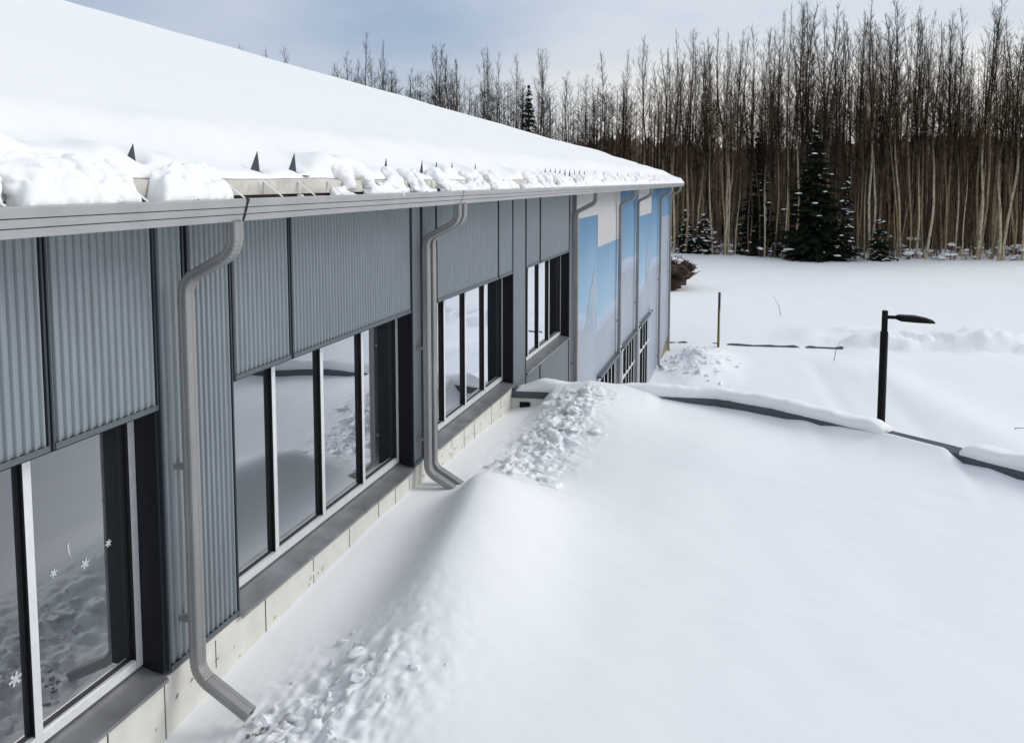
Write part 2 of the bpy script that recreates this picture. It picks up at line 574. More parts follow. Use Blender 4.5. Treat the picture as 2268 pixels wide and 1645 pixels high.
MBLOCK = mat("printed off white block", (0.52, 0.515, 0.52), 0.45, var=0.03, vscale=0.7, spec=0.3)
MSPIRE = mat("printed grey spire", (0.30, 0.38, 0.47), 0.45, var=0.15, vscale=2.0, spec=0.3)
MBASE = mat("ochre base stain panel", (0.22, 0.19, 0.11), 0.6, var=0.3, vscale=1.2)
MH1 = mat("printed pale hill haze", (0.37, 0.43, 0.52), 0.45, var=0.05, vscale=0.7, spec=0.3)
MH2 = mat("printed sky hill haze", (0.38, 0.47, 0.58), 0.45, var=0.05, vscale=0.7, spec=0.3)
def mural(y0, y1, polys):
    soft = []
    for lay, mi, pts in polys:
        if mi == 1 and pts[-1][1] < 5.5:
            soft += [(.25, 6, [(y, z + .34 if z > .5 else z) for y, z in pts]), (.6, 5, [(y, z + .17 if z > .5 else z) for y, z in pts])]
    polys = soft + list(polys)
    p = PB()
    p.box((XW - 0.02, y0 + 0.01, 0.0), (XW, y1 - 0.01, TOPZ), 0)
    for lay, mi, pts in polys:
        p.poly([(XW + 0.003 * lay, min(max(y, y0 + 0.011), y1 - 0.011), min(z, TOPZ - .001)) for y, z in pts], mi)
    return p.build("mural_panel", [MSKY, MHILL, MBLOCK, MSPIRE, MBASE, MH1, MH2])
mural(16.62, 22.4, [
    (1, 1, [(16.3, 0), (22.4, 0), (22.4, 4.05), (21.0, 3.98), (19.6, 3.86), (18.5, 3.93), (17.7, 4.2), (16.3, 4.42)]),
    (2, 3, [(17.5, 4.15), (18.0, 4.7), (18.25, 5.1), (18.55, 5.3), (18.72, 5.52), (18.95, 5.1), (19.3, 4.75), (19.05, 4.7), (19.0, 4.1), (18.6, 3.9), (17.9, 4.05)]),
    (1, 2, [(19.06, 5.98), (22.4, 5.98), (22.4, 7.4), (16.3, 7.4), (16.3, 6.78), (19.06, 6.78)])])
mural(22.43, 26.0, [
    (1, 1, [(22.3, 0), (26, 0), (26, 4.95), (25, 4.86), (24, 4.95), (23, 4.92), (22.3, 4.95)])])
mural(26.03, 32.75, [
    (1, 1, [(26, 0), (32.8, 0), (32.8, 4.1), (31.5, 4.3), (30, 4.35), (29.3, 4.1), (28, 3.95), (26, 3.7)]),
    (2, 3, [(28.0, 4.0), (28.2, 4.8), (28.5, 5.25), (28.76, 5.5), (29.1, 4.9), (29.3, 4.3), (29.1, 4.0)]),
    (1, 2, [(26, 6.42), (29.55, 6.42), (29.55, 7.4), (26, 7.4)])])
mural(32.78, 36.98, [
    (1, 1, [(32.7, 0), (37, 0), (37, 6.1), (32.7, 6.1)]),
    (2, 4, [(33.6, 0), (37, 0), (37, .75), (35, .5), (33.6, .2)])])
# lower storey window strips in the mural
for y0, y1, nm in ((19.1, 21.95, 5), (22.75, 25.55, 5), (26.35, 29.0, 4)):
    zt = 2.74
    f = PB()
    f.box((XW + 0.012, y0, 0.05), (XW + 0.06, y0 + 0.09, zt))
    f.box((XW + 0.012, y1 - 0.09, 0.05), (XW + 0.06, y1, zt))
    f.box((XW + 0.012, y0 + .091, zt - 0.09), (XW + 0.06, y1 - .091, zt))
    f.box((XW + 0.012, y0 + .091, 1.80), (XW + 0.06, y1 - .091, 1.87))
    f.box((XW + 0.012, y0 - 0.03, zt + 0.001), (XW + 0.13, y1 + 0.03, zt + 0.07), 1)
    wo = f.build("lower_window", [SILVER, TRIML])
    st = (y1 - y0 - .18) / nm
    for i in range(1, nm):
        for za, zb in ((0.05, 1.799), (1.871, zt - .091)):
            q = PB()
            q.box((XW + 0.012, y0 + .09 + st * i - .035, za), (XW + 0.075, y0 + .09 + st * i + .035, zb), {'+x': 0, '*': 1})
            sub(q, "mullion", [SILVER, GASK_SHADE], wo)
    q = PB()
    q.box((XW + 0.0122, y0 + 0.05, 0.08), (XW + 0.016, y1 - 0.05, zt - 0.04))
    sub(q, "pane", GLASS, wo)
    q = PB()
    q.box((XW + 0.012, y1 + 0.2, zt + 0.02), (XW + 0.10, y1 + 0.36, zt + 0.2), 0)
    q.box((XW + 0.101, y1 + 0.24, zt + 0.05), (XW + 0.13, y1 + 0.32, zt + 0.13), 1)
    q.build("wall_light", [SILVER, GASK_SHADE])

# roof deck and eave
SL = 0.288
def roof_z(x):
    return 7.60 + SL * (-3.19 - x)
b = PB()
b.prism([(-3.19, 7.60), (-44, roof_z(-44)), (-44, roof_z(-44) - 0.25), (-3.6, roof_z(-3.6) - 0.3), (-3.6, 7.50), (-3.19, 7.505)], -4.2, 37.05)
fixn(b.build("roof", EAVE))
b = PB()
b.box((-3.60, -4.15, 7.371), (-3.215, 37.0, 7.499))
b.build("sub_fascia", GUTI)
b = PB()
b.prism([(-44.01, roof_z(-44)), (-85, 7.4), (-85, 0.0), (-44.01, 0)], -4.2, 37.0)
fixn(b.build("rear_roof", CLADF))
b = PB()
b.box((-3.6, -4.1, 7.352), (-3.2, 37.0, 7.370))
b.build("soffit", CLADF)

# gutter
GX = 0.055
prof_o = [(-3.185, 7.478), (-3.185, 7.345), (-3.098, 7.345), (-3.084, 7.386), (-3.093, 7.3865), (-3.0915, 7.3915), (-3.0825, 7.3915), (-3.071, 7.430), (-3.080, 7.4305), (-3.0785, 7.4355), (-3.0695, 7.4355), (-3.056, 7.480), (-3.068, 7.488)]
SHADE_NOTCH = (3, 4, 5, 7, 8, 9)  # groove faces coloured dark to imitate shaded creases
prof_i = [(-3.074, 7.476), (-3.104, 7.352), (-3.178, 7.352), (-3.178, 7.478)]
seams = [-4.1, 4.33, 8.24, 15.9, 22.3, 25.9, 32.3, 37.1]
g = PB()
for a, c in zip(seams, seams[1:]):
    yy0, yy1 = a + 0.012, c - 0.012
    n = len(prof_o)
    vs_ = [(x, yy0, z) for x, z in prof_o] + [(x, yy1, z) for x, z in prof_o]
    for i in range(n - 1):
        g.add([vs_[i], vs_[n + i], vs_[n + i + 1], vs_[i + 1]], [(0, 1, 2, 3)], 2 if i in SHADE_NOTCH else 0)
    vi = [(x, yy0, z) for x, z in [prof_o[-1]] + prof_i] + [(x, yy1, z) for x, z in [prof_o[-1]] + prof_i]
    k = len(prof_i) + 1
    g.add(vi, [(i, k + i, k + i + 1, i + 1) for i in range(k - 1)], 1)
    ring = prof_o + prof_i
    g.poly([(x, yy0, z) for x, z in ring], 0)
    g.poly([(x, yy1, z) for x, z in ring[::-1]], 0)
go = g.build("gutter", [GUT, GUTI, TRIML])
for i, y in enumerate(seams[1:-1]):
    q = PB()
    e = 0.004
    ring = [(-3.18, 7.343), (-3.1, 7.343), (-3.0815, 7.386), (-3.0845, 7.389), (-3.0685, 7.430), (-3.0715, 7.433), (-3.052, 7.483), (-3.066, 7.492), (-3.078, 7.47), (-3.11, 7.36), (-3.18, 7.36)]
    hw = 0.014 if i == 0 else 0.012
    q.prism(ring, y - hw, y + hw)
    fixn(sub(q, "gutter_joint", GASK_SHADE if i == 0 else TRIML, go))
y = 2.2
while y < 36.8:
    q = PB()
    q.add([(-3.066, y, 7.489), (-3.066, y + 0.018, 7.489), (-3.187, y + 0.018 - 0.03, 7.590), (-3.187, y - 0.03, 7.590),
           (-3.066, y, 7.493), (-3.066, y + 0.018, 7.493), (-3.187, y + 0.018 - 0.03, 7.594), (-3.187, y - 0.03, 7.594)],
          [(0, 1, 2, 3), (4, 7, 6, 5), (0, 4, 5, 1), (1, 5, 6, 2), (2, 6, 7, 3), (3, 7, 4, 0)])
    sub(q, "gutter_hanger", SILVER, go)
    y += 0.42 if y < 14 else 0.9

# downpipes
def pipe_path(zk, kick, off=0.125):
    """(x, z) path from gutter outlet to kick-out, with crimp flag"""
    xt, xw = -3.115, XW + off
    pts = [(xt, 7.345, 0), (xt, 7.25, 0)]
    c1 = (xt - 0.15, 7.245); 
    for k in range(0, 13):                                 # first bend towards the wall
        a = R(5 + 58 * k / 12)
        pts.append((xt - 0.15 + 0.15 * math.cos(a), 7.245 - 0.15 * math.sin(a), 1))
    xe, ze = pts[-1][0], pts[-1][1]
    tx, tz = -math.sin(R(63)), -math.cos(R(63))
    r2 = 0.13
    # second bend back to vertical ends at xw
    # straight length so that x matches
    dx2 = r2 * (1 - math.cos(R(63)))
    L = (xe - (xw + dx2)) / math.sin(R(63))
    L = max(0.02, L)
    x2, z2 = xe + tx * L, ze + tz * L
    for k in range(0, 13):
        a = R(63 - 63 * k / 12)
        # centre lies right of the path
        cx, cz = x2 + r2 * (-math.cos(R(63))), z2 + r2 * math.sin(R(63)) * -1
        cx = xw + r2
        cz = z2 - r2 * math.sin(R(63))
        pts.append((cx - r2 * math.cos(a), cz + r2 * math.sin(a), 1))
    zc = pts[-1][1]
    zm = (zc + zk) / 2 - 0.2
    pts += [(xw, zc - 0.05, 0), (xw, zc - 0.051, 2), (xw, zc - 0.075, 2), (xw, zc - 0.076, 0), (xw, zm, 0), (xw, zm - 0.001, 2), (xw, zm - 0.03, 2), (xw, zm - 0.031, 0), (xw, zk, 0)]
    r3 = 0.15
    for k in range(0, 15):
        a = R(62 * k / 14)
        pts.append((xw + r3 - r3 * math.cos(a), zk - 0.02 - r3 * math.sin(a), 1))
    xe, ze = pts[-1][0], pts[-1][1]
    pts.append((xe + kick * math.sin(R(62)), ze - kick * math.cos(R(62)), 0))
    return pts

def downpipe(y, zk, kick, wy=0.046, wd=0.036, off=0.125):
    path = pipe_path(zk, kick, off)
    # rounded rectangular section with shallow flutes
    sec = []
    for u, v in [(-1, -.7), (-1, -.25), (-.93, -.18), (-.93, .18), (-1, .25), (-1, .7), (-.92, .92), (-.7, 1), (-.25, 1), (-.18, .93), (.18, .93), (.25, 1), (.7, 1), (.92, .92), (1, .7), (1, .25), (.93, .18), (.93, -.18), (1, -.25), (1, -.7), (.92, -.92), (.7, -1), (.25, -1), (.18, -.93), (-.18, -.93), (-.25, -1), (-.7, -1), (-.92, -.92)]:
        sec.append((u * wy, v * wd))
    n = len(sec)
    p = PB()
    rings = []
    vs_ = []
    crimp = 0
    for i, (x, z, fl) in enumerate(path):
        a = path[max(0, i - 1)]
        c = path[min(len(path) - 1, i + 1)]
        tx, tz = c[0] - a[0], c[1] - a[1]
        l = math.hypot(tx, tz)
        tx, tz = tx / l, tz / l
        nx, nz_ = -tz, tx                          # outward normal in the XZ plane
        if fl == 1:
            crimp += 1
            s = 1.0 if crimp % 2 else 0.935
        elif fl == 2:
            s = 1.05
        else:
            s = 1.0
        rings.append(len(vs_))
        for su, sv in sec:
            vs_.append((x + nx * sv * s, y + su * s, z + nz_ * sv * s))
    fs_ = []
    for a, c in zip(rings, rings[1:]):
        for k in range(n):
            fs_.append((a + k, a + (k + 1) % n, c + (k + 1) % n, c + k))
    p.add(vs_, fs_, 0, False)
    # dark bore a little inside the mouth
    x0, z0, _ = path[-1]
    x1, z1, _ = path[-2]
    l = math.hypot(x0 - x1, z0 - z1)
    tx, tz = (x0 - x1) / l, (z0 - z1) / l
    mouth = [(x0 - tz * sv, y + su, z0 + tx * sv) for su, sv in sec]
    inner = [(x0 - tx * .03 - tz * sv * .9, y + su * .9, z0 - tz * .03 + tx * sv * .9) for su, sv in sec]
    p.add(mouth + inner, [(k, n + k, n + (k + 1) % n, (k + 1) % n) for k in range(n)] , 0)
    p.poly(inner, 1)
    o = fixn(p.build("downpipe", [PIPE, PIPED]))
    for zb in (zk + 0.25, (zk + 7.0) / 2):
        q = PB()
        q.prism([(XW + 0.002, zb), (XW + 0.088, zb), (XW + 0.088, zb + 0.03), (XW + 0.002, zb + 0.03)], y - wy * .6, y + wy * .6)
        sub(q, "pipe_bracket", PIPE, o)
    return o
downpipe(4.265, 4.42, 0.36)
downpipe(8.20, 4.40, 0.26)
downpipe(8.37, 4.40, 0.30)
for y, zk in ((16.18, 0.5), (21.85, 0.4), (25.35, 0.4), (31.7, 0.35), (35.6, 0.15)):
    downpipe(y, zk, 0.3, 0.055, 0.045, 0.10)

# snow guards on the roof edge
def guard(y, h=0.11, wd=0.07, x=-3.34, up=0.0):
    q = PB()
    z0 = roof_z(x) + 0.002
    t = 0.004
    a = [(x, y - wd, z0), (x, y + wd * .35, z0), (x + .004, y + wd * .1, z0 + 0.22 * h + .13 + up), (x, y - wd * .12, z0 + .12 + h * .25 + up)]
    tri = [(x, y - wd, z0 + .02), (x, y + wd * .3, z0 + .02), (x, y + wd * .05, z0 + h + .09 + up)]
    v = tri + [(px - t, py, pz) for px, py, pz in tri]
    q.add(v, [(0, 1, 2), (5, 4, 3), (0, 3, 4, 1), (1, 4, 5, 2), (2, 5, 3, 0)])
    q.add([(x - .003, y - wd, z0 + .021), (x + .10, y - wd * .3, z0 - .012), (x + .10, y + wd * .6, z0 - .012), (x - .003, y + wd * .3, z0 + .021),
           (x - .003, y - wd, z0 + .018), (x + .10, y - wd * .3, z0 - .015), (x + .10, y + wd * .6, z0 - .015), (x - .003, y + wd * .3, z0 + .018)],
          [(0, 1, 2, 3), (7, 6, 5, 4), (0, 4, 5, 1), (1, 5, 6, 2), (2, 6, 7, 3), (3, 7, 4, 0)])
    return q.build("snow_guard", FIN)
GUARDS = [3.68, 4.85, 5.32, 6.9, 7.75, 8.15, 8.62, 9.42, 12.9, 13.25, 13.6, 13.95, 14.35, 14.75, 15.15, 15.6, 16.1, 17.2, 18.3, 20.2, 22.0, 24.0, 26.5, 28.0]
for i, y in enumerate(GUARDS):
    guard(y, 0.07 if i < 3 else 0.075, 0.085 if i < 3 else 0.07 if i < 8 else 0.12)

# ------------------------------------------------------------------ roof snow
def roof_edge(y):
    """x where the snow blanket ends at the eave"""
    return min(-3.195, -3.222 + 0.030 * fbm(y * 0.9, 2.2, 0, 3) + 0.02 * nse(y * 5.3, 8.1))
def snow_t(x, y):
    d = roof_edge(y) - x                      # distance up the slope from the edge
    if d <= 0: return 0.0
    lump = fbm(y * 1.1, x * 1.3, 4.0, 4)
    t = 0.045 * (1 - math.exp(-d / 0.025)) + 0.17 * sstep(0.10, 0.85, d) + 0.02 * sstep(1, 3, d)
    bulge = max(0.0, fbm(y * 1.25, 17.0, 2.0, 3) + .12)
    t += 0.17 * bulge * math.exp(-((d - .12) / .17) ** 2) * sstep(0, .06, d)
    t *= 1 + 0.30 * lump * math.exp(-d / 1.6)
    t += 0.05 * sstep(1, 4, d) * fbm(y * 0.10, x * 0.3, 1.0, 3)
    t += 0.03 * sstep(1.5, 5, d) * fbm(y * 0.22 + x * .25, x * .9 - y * .1, 2.0, 4)
    # slipped crusts and small creases
    t += 0.03 * sstep(0.40, 0.56, nse(y * 0.22, x * 0.35, 11))
    dd = (-3.36 - x)
    if -.25 < dd < .3:
        for g in GUARDS:                      # hollows in front of the snow guards
            if abs(y - g) < .3:
                t *= 1 - .85 * math.exp(-((y - g) / 0.085) ** 2 - ((dd - .0) / 0.10) ** 2)
    return max(t, 0.012)
us = [0, .008, .02, .035, .055, .08, .105, .13, .155, .18, .21, .24, .28, .33, .39, .47, .57, .68, .8, .95, 1.1, 1.3, 1.5, 1.75, 2, 2.3, 2.6, 3, 3.4, 3.8, 4.3, 4.8, 5.4, 6, 6.7, 7.5, 8.4, 9.4, 10.5, 12, 13.5, 15, 17, 19, 21, 23, 25, 27, 29, 31, 33, 35, 37, 39, 40.6]
rys = span(-4.2, 0, .3) + span(0.05, 1.8, .06)[1:] + span(1.82, 13, .026)[1:] + span(13.1, 37.12, .12)
vs_ = []
for y in rys:
    e = roof_edge(y)
    gb = sstep(37.12, 36.6, y)
    for u in us:
        x = e - u
        vs_.append((x, y, roof_z(x) + 0.004 + snow_t(x, y) * (0.25 + 0.75 * gb) * (1 + (1 - sstep(0, 2.2, 37.12 - y)) * (.35 * nse(u * .9, 3) + .25 * nse(u * 3.1, 7)))))
n = len(us)
fs_ = [(j * n + i, j * n + i + 1, (j + 1) * n + i + 1, (j + 1) * n + i) for j in range(len(rys) - 1) for i in range(n - 1)]
b = MB()
b.add(vs_, fs_, 0, True)
# far rake face and skirt
last = (len(rys) - 1) * n
sk = [(vs_[last + i][0], 37.14, roof_z(vs_[last + i][0]) - 0.02) for i in range(n)]
b.add([vs_[last + i] for i in range(n)] + sk, [(i, n + i, n + i + 1, i + 1) for i in range(n - 1)], 0, True)
o = b.build("roof_snow", SNOWR)
fixn(o)
tag(o, "thick white snow blanket covering the whole sloping roof", "snow", kind="stuff")

# lumps of snow hanging over the eave and lying in the gutter
def blob(mb, c, r, seed, sub=2, amp=0.25, fq=1.4, smooth=True, squash=(1, 1, 1), rot=6.28):
    bm = bmesh.new()
    bmesh.ops.create_icosphere(bm, subdivisions=sub, radius=1.0)
    rz = random.Random(seed)
    ox, oy, oz = rz.uniform(0, 50), rz.uniform(0, 50), rz.uniform(0, 50)
    ang = rz.uniform(-.5, .5) * rot
    ca, sa = math.cos(ang), math.sin(ang)
    vv = []
    for v in bm.verts:
        p = v.co
        k = 1 + amp * noise.noise(Vector((p.x * fq + ox, p.y * fq + oy, p.z * fq + oz)))
        x, y, z = p.x * k * squash[0], p.y * k * squash[1], p.z * k * squash[2]
        x, y = x * ca - y * sa, x * sa + y * ca
        vv.append((c[0] + r * x, c[1] + r * y, c[2] + r * z))
    mb.add(vv, [[v.index for v in f.verts] for f in bm.faces], 0, smooth)
    bm.free()

rr = random.Random(11)
GAPS = [(2.58, 2.70), (3.50, 3.56), (4.28, 4.50), (4.58, 5.02), (5.20, 5.50), (5.86, 6.06), (6.9, 7.1), (7.6, 7.85), (9.3, 9.45), (10.6, 10.8)]
def gut_fill(y):
    f = 1.12 if y < 4.25 else (.84 if y < 14 else .98)
    f += (.16 if y < 4.25 else .45) * fbm(y * 1.7, 40.0, 0, 3)
    for a, c in GAPS:
        f -= 1.25 * sstep(a - .10, a + .02, y) * (1 - sstep(c - .02, c + .10, y))
    return max(0.0, min(1.15, f))
def eave_lumps(y0, y1, step, voxel, seed):
    mb = MB()
    # bed of snow lying in the gutter: one closed strip
    ysb = span(y0, y1, .02 if y1 < 13 else .04)
    ub = [0, .06, .14, .25, .38, .52, .66, .8, .92, 1]
    top, bot = [], []
    for y in ysb:
        f = gut_fill(y)
        for u in ub:
            z = 7.392 + f * (.088 + (.15 if y < 4.25 else .105) * u ** .8 + .05 * fbm(y * 6.5, u * 1.5, 3, 4) + .03 * abs(nse(y * 15, u * 3, 5))) + .02 * min(1, u / .14) ** .5
            z = max(z, 7.385)
            xf = -3.066 if z > 7.487 else min(-3.078, -3.112 + (z - 7.352) * .24)
            top.append((xf + (-3.186 - xf) * u, y, z))
            bot.append((-3.108 + (-3.18 + 3.108) * u, y, 7.372))
    n = len(ub)
    m = len(ysb)
    fs_ = [(j * n + i, j * n + i + 1, (j + 1) * n + i + 1, (j + 1) * n + i) for j in range(m - 1) for i in range(n - 1)]
    N = n * m
    fb = [tuple(N + i for i in f[::-1]) for f in fs_]
    sd_ = []
    for j in range(m - 1):
        sd_ += [(j * n, (j + 1) * n, N + (j + 1) * n, N + j * n), (j * n + n - 1, N + j * n + n - 1, N + (j + 1) * n + n - 1, (j + 1) * n + n - 1)]
    for i in range(n - 1):
        sd_ += [(i, N + i, N + i + 1, i + 1), ((m - 1) * n + i, (m - 1) * n + i + 1, N + (m - 1) * n + i + 1, N + (m - 1) * n + i)]
    mb.add(top + bot, fs_ + fb + sd_, 0, True)
    y = y0
    k = seed
    while y < y1:
        gap = any(a - .02 < y < c + .02 for a, c in GAPS)
        f = gut_fill(y)
        if rr.random() < .55 * f:                  # broken crumbs on the bed
            k += 1
            u = rr.random()
            r = rr.uniform(.014, .034) * (1 if y < 12.5 else 1.3)
            blob(mb, (-3.085 - .09 * u, y, 7.40 + f * (.09 + .09 * u) + r * .25), r, k, 2, .7, 1.7, squash=(1, 1.3, .8))
        if y > 5.5 and rr.random() < .03 and f > .7 and not any(abs(y - q) < .2 for q in seams):   # a drip over the lip
            k += 1
            blob(mb, (-3.056, y, 7.478), rr.uniform(.012, .02), k, 2, 0.5, 1.2, squash=(.7, .7, 2.2))
        # slumped tongues from the blanket over the fascia into the gutter
        pt = (.5 if y < 4.3 else .20 if y < 12.5 else .30)
        if (not gap or rr.random() < .06) and rr.random() < pt and not any(abs(y - g) < .08 for g in GUARDS):
            wd_ = rr.uniform(.9, 2.4)
            sk = rr.uniform(-.03, .07)
            big = rr.uniform(.75, 1.25)
            for q, (x, z, r) in enumerate(((-3.27, roof_z(-3.27) + .05, .062), (-3.225, roof_z(-3.22) + .035, .060), (-3.185, 7.605, .055), (-3.16, 7.56, .048), (-3.14, 7.51, .044))):
                k += 1
                if q == 4 and rr.random() < .35: break
                blob(mb, (x + rr.uniform(-.008, .008), y + sk * q * .3 + rr.uniform(-.012, .012), z), r * big, k, 2, 0.45, 1.4, squash=(1, wd_, .9), rot=.35)
        y += step * rr.uniform(.7, 1.3)
    o = mb.build("eave_snow", SNOWR)
    m = o.modifiers.new("remesh", 'REMESH')
    m.mode = 'VOXEL'
    m.voxel_size = voxel
    m.use_smooth_shade = True
    s = o.modifiers.new("smooth", 'SMOOTH')
    s.iterations = 2
    s.factor = 0.5
    return o
o = eave_lumps(1.8, 12.5, 0.06, 0.008, 100)
tag(o, "lumpy broken snow sagging over the near stretch of the gutter", "snow", kind="stuff")
o = eave_lumps(12.5, 37.0, 0.09, 0.018, 5000)
tag(o, "lumpy snow along the far stretch of the gutter above the mural", "snow", kind="stuff")

# ------------------------------------------------------------------ terrace and parapet
PATH = [(-3.70, 11.90), (-2.9, 12.02), (-1.7, 12.20), (-0.50, 12.38), (0.30, 12.08), (1.20, 11.53), (2.30, 10.80), (3.05, 10.22), (5.0, 8.5), (8.0, 5.2), (11, 1.0), (12, -6)]
def edge_y(x):
    return lerp_tab(PATH, x)
ZP = 4.27
EDGEZ = [(-3.62, 3.98), (-3.2, 4.05), (-2.95, 4.36), (-2.4, 4.47), (-1.9, 4.42), (-1.5, 4.34), (-1.3, 4.24), (-.9, 4.18), (-.5, 4.145), (-.1, 4.16), (.2, 4.15), (.5, 4.16), (.75, 4.21), (.95, 4.19), (1.2, 4.245), (1.55, 4.27), (1.75, 4.30), (2.35, 4.29), (2.5, 4.17), (2.75, 4.20), (3.0, 4.16), (3.3, 4.22), (5, 4.25), (8, 4.2)]
WALLZ = [(-6, 3.95), (3.3, 3.87), (4.0, 3.92), (4.6, 3.98), (5.2, 4.03), (6.1, 4.08), (7.2, 4.13), (8.0, 4.12), (9, 4.06), (10.5, 4.04), (11.3, 4.01), (11.9, 3.95)]
def rubble_w(x, y):
    a = math.exp(-((x + 2.62 - .1 * (y - 4.2)) / .50) ** 2 - ((y - 4.15) / .95) ** 2)
    a2 = math.exp(-((x + 2.55 - .05 * (y - 10)) / .42) ** 2) * sstep(7.9, 9.5, y) * (1 - sstep(11.7, 12.1, y))
    return min(1.0, a + a2)
def ter_h(x, y):
    d = x - XW
    base = 4.09 + 0.035 * fbm(x * 0.45, y * 0.4, 3.3, 3) + 0.0045 * fbm(x * 2.2 + .6 * y, y * 3.6, 2.1, 3) - 0.05 * math.exp(-((x - 0.6) / 1.6) ** 2 - ((y - 8.2) / 1.6) ** 2)
    # big drift beside the wall, steep towards the wall
    cx = lerp_tab([(3.5, -2.15), (5.0, -2.30), (6.5, -2.44), (7.6, -2.62), (9, -2.7)], y) + .05 * nse(y * .8, 4.4)
    dxm = x - cx
    along = lerp_tab([(3.2, 0), (4.2, .10), (5.2, .27), (6.2, .42), (7.0, .50), (7.45, .50), (7.8, .42), (8.3, .20), (8.9, .03), (9.3, 0)], y)
    prof = math.exp(-(dxm / 0.46) ** 2) if dxm < 0 else (0.75 * math.exp(-(dxm / 0.70) ** 2) + 0.25 * math.exp(-(dxm / 1.3) ** 2))
    base += along * prof
    # long low swell behind it towards the parapet
    base += 0.27 * math.exp(-((x + 2.2) / .75) ** 2) * sstep(8.8, 11.4, y)
    base += 0.10 * math.exp(-((x + 1.0) / 1.3) ** 2 - ((y - 10.6) / 1.0) ** 2)
    bl = sstep(0.02, 0.95, d)
    h = lerp_tab(WALLZ, y) * (1 - bl) + base * bl
    # parapet edge
    e = edge_y(x)
    de = e - y
    k = math.exp(-max(de, 0) / 0.45) if de < 2.5 else 0.0
    h = h * (1 - k) + lerp_tab(EDGEZ, x) * k
    rw = rubble_w(x, y)
    if rw > 0.02:
        wx, wy_ = x + .05 * nse(x * 5, y * 5, 1), y + .05 * nse(x * 5, y * 5, 9)
        f1 = noise.voronoi(Vector((wx * 6.5, wy_ * 6.5, 1.0)))[0]
        f2 = noise.voronoi(Vector((wx * 14, wy_ * 14, 3.0)))[0]
        sc = 1.5
        h += rw * sc * (0.03 * (min(f1[1] - f1[0], .45) + .5 * (1 - f1[0])) - .03 + 0.018 * (min(f2[1] - f2[0], .4)) + .035 * fbm(x * 3, y * 3, 8.0, 2) + .055 * abs(fbm(x * 5.5, y * 5.5, 12.0, 3)))
    return h
txs = span(-3.635, -1.6, .016) + span(-1.6, -1.2, .03)[1:] + span(-1.2, 3.4, .06)[1:] + span(3.6, 11.9, .3)
tts = span(-6, 2.4, .14) + span(2.4, 12.42, .018)[1:]
vs_ = []
for yb in tts:
    for x in txs:
        e = edge_y(x) + 0.04
        ya = -6 + (yb + 6) * (e + 6) / 18.42
        vs_.append((x, ya, ter_h(x, ya)))
NV = len(tts) - 1
n = len(txs)
b = MB()
b.add(vs_, [(j * n + i, j * n + i + 1, (j + 1) * n + i + 1, (j + 1) * n + i) for j in range(NV) for i in range(n - 1)], 0, True)
o = b.build("terrace_snow", SNOW)
tag(o, kind="structure")

def loft(path, prof, mb, mi=0, smooth=False, closed=True, caps=True):
    """prof: (outward offset, z) swept along an XY path; outward = away from the terrace (left of travel)"""
    vs_ = []
    for i, p in enumerate(path):
        a = Vector(path[max(0, i - 1)]); c = Vector(path[min(len(path) - 1, i + 1)])
        t = (c - a).normalized()
        nx, ny = -t.y, t.x
        for o_, z in (prof(i) if callable(prof) else prof):
            vs_.append((p[0] + nx * o_, p[1] + ny * o_, z))
    n = len(vs_) // len(path)
    fs_ = []
    for i in range(len(path) - 1):
        for k in range(n if closed else n - 1):
            fs_.append((i * n + k, i * n + (k + 1) % n, (i + 1) * n + (k + 1) % n, (i + 1) * n + k))
    if caps and closed:
        fs_.append(tuple(range(n)))
        fs_.append(tuple(range((len(path) - 1) * n, len(path) * n))[::-1])
    mb.add(vs_, fs_, mi, smooth)

par = empty("parapet_wall", (0, 12.2, 0))
tag(par, "low curved parapet wall with dark metal coping around the snowy terrace", "wall")
PO = Vector((0, 12.2, 0))
def pbuild(mb, name, mats):
    mb.v = [tuple(Vector(v) - PO) for v in mb.v]
    return fixn(mb.build(name, mats, par))
b = MB()
loft(PATH, [(0.02, 0.0), (0.02, ZP - 0.085), (0.28, ZP - 0.085), (0.28, 0.0)], b)
pbuild(b, "wall_body", CONC)
b = MB()
loft(PATH, [(0.0, ZP - 0.115), (0.0, ZP), (0.31, ZP - 0.012), (0.31, ZP - 0.12), (0.30, ZP - 0.12), (0.30, ZP - 0.08), (0.01, ZP - 0.08), (0.01, ZP - 0.115)], b)
pbuild(b, "coping", COPE)
b = MB()
b.box((-3.50, 11.93, 3.99), (-3.34, 12.0, 4.09))
pbuild(b, "drain_opening", BLACK)

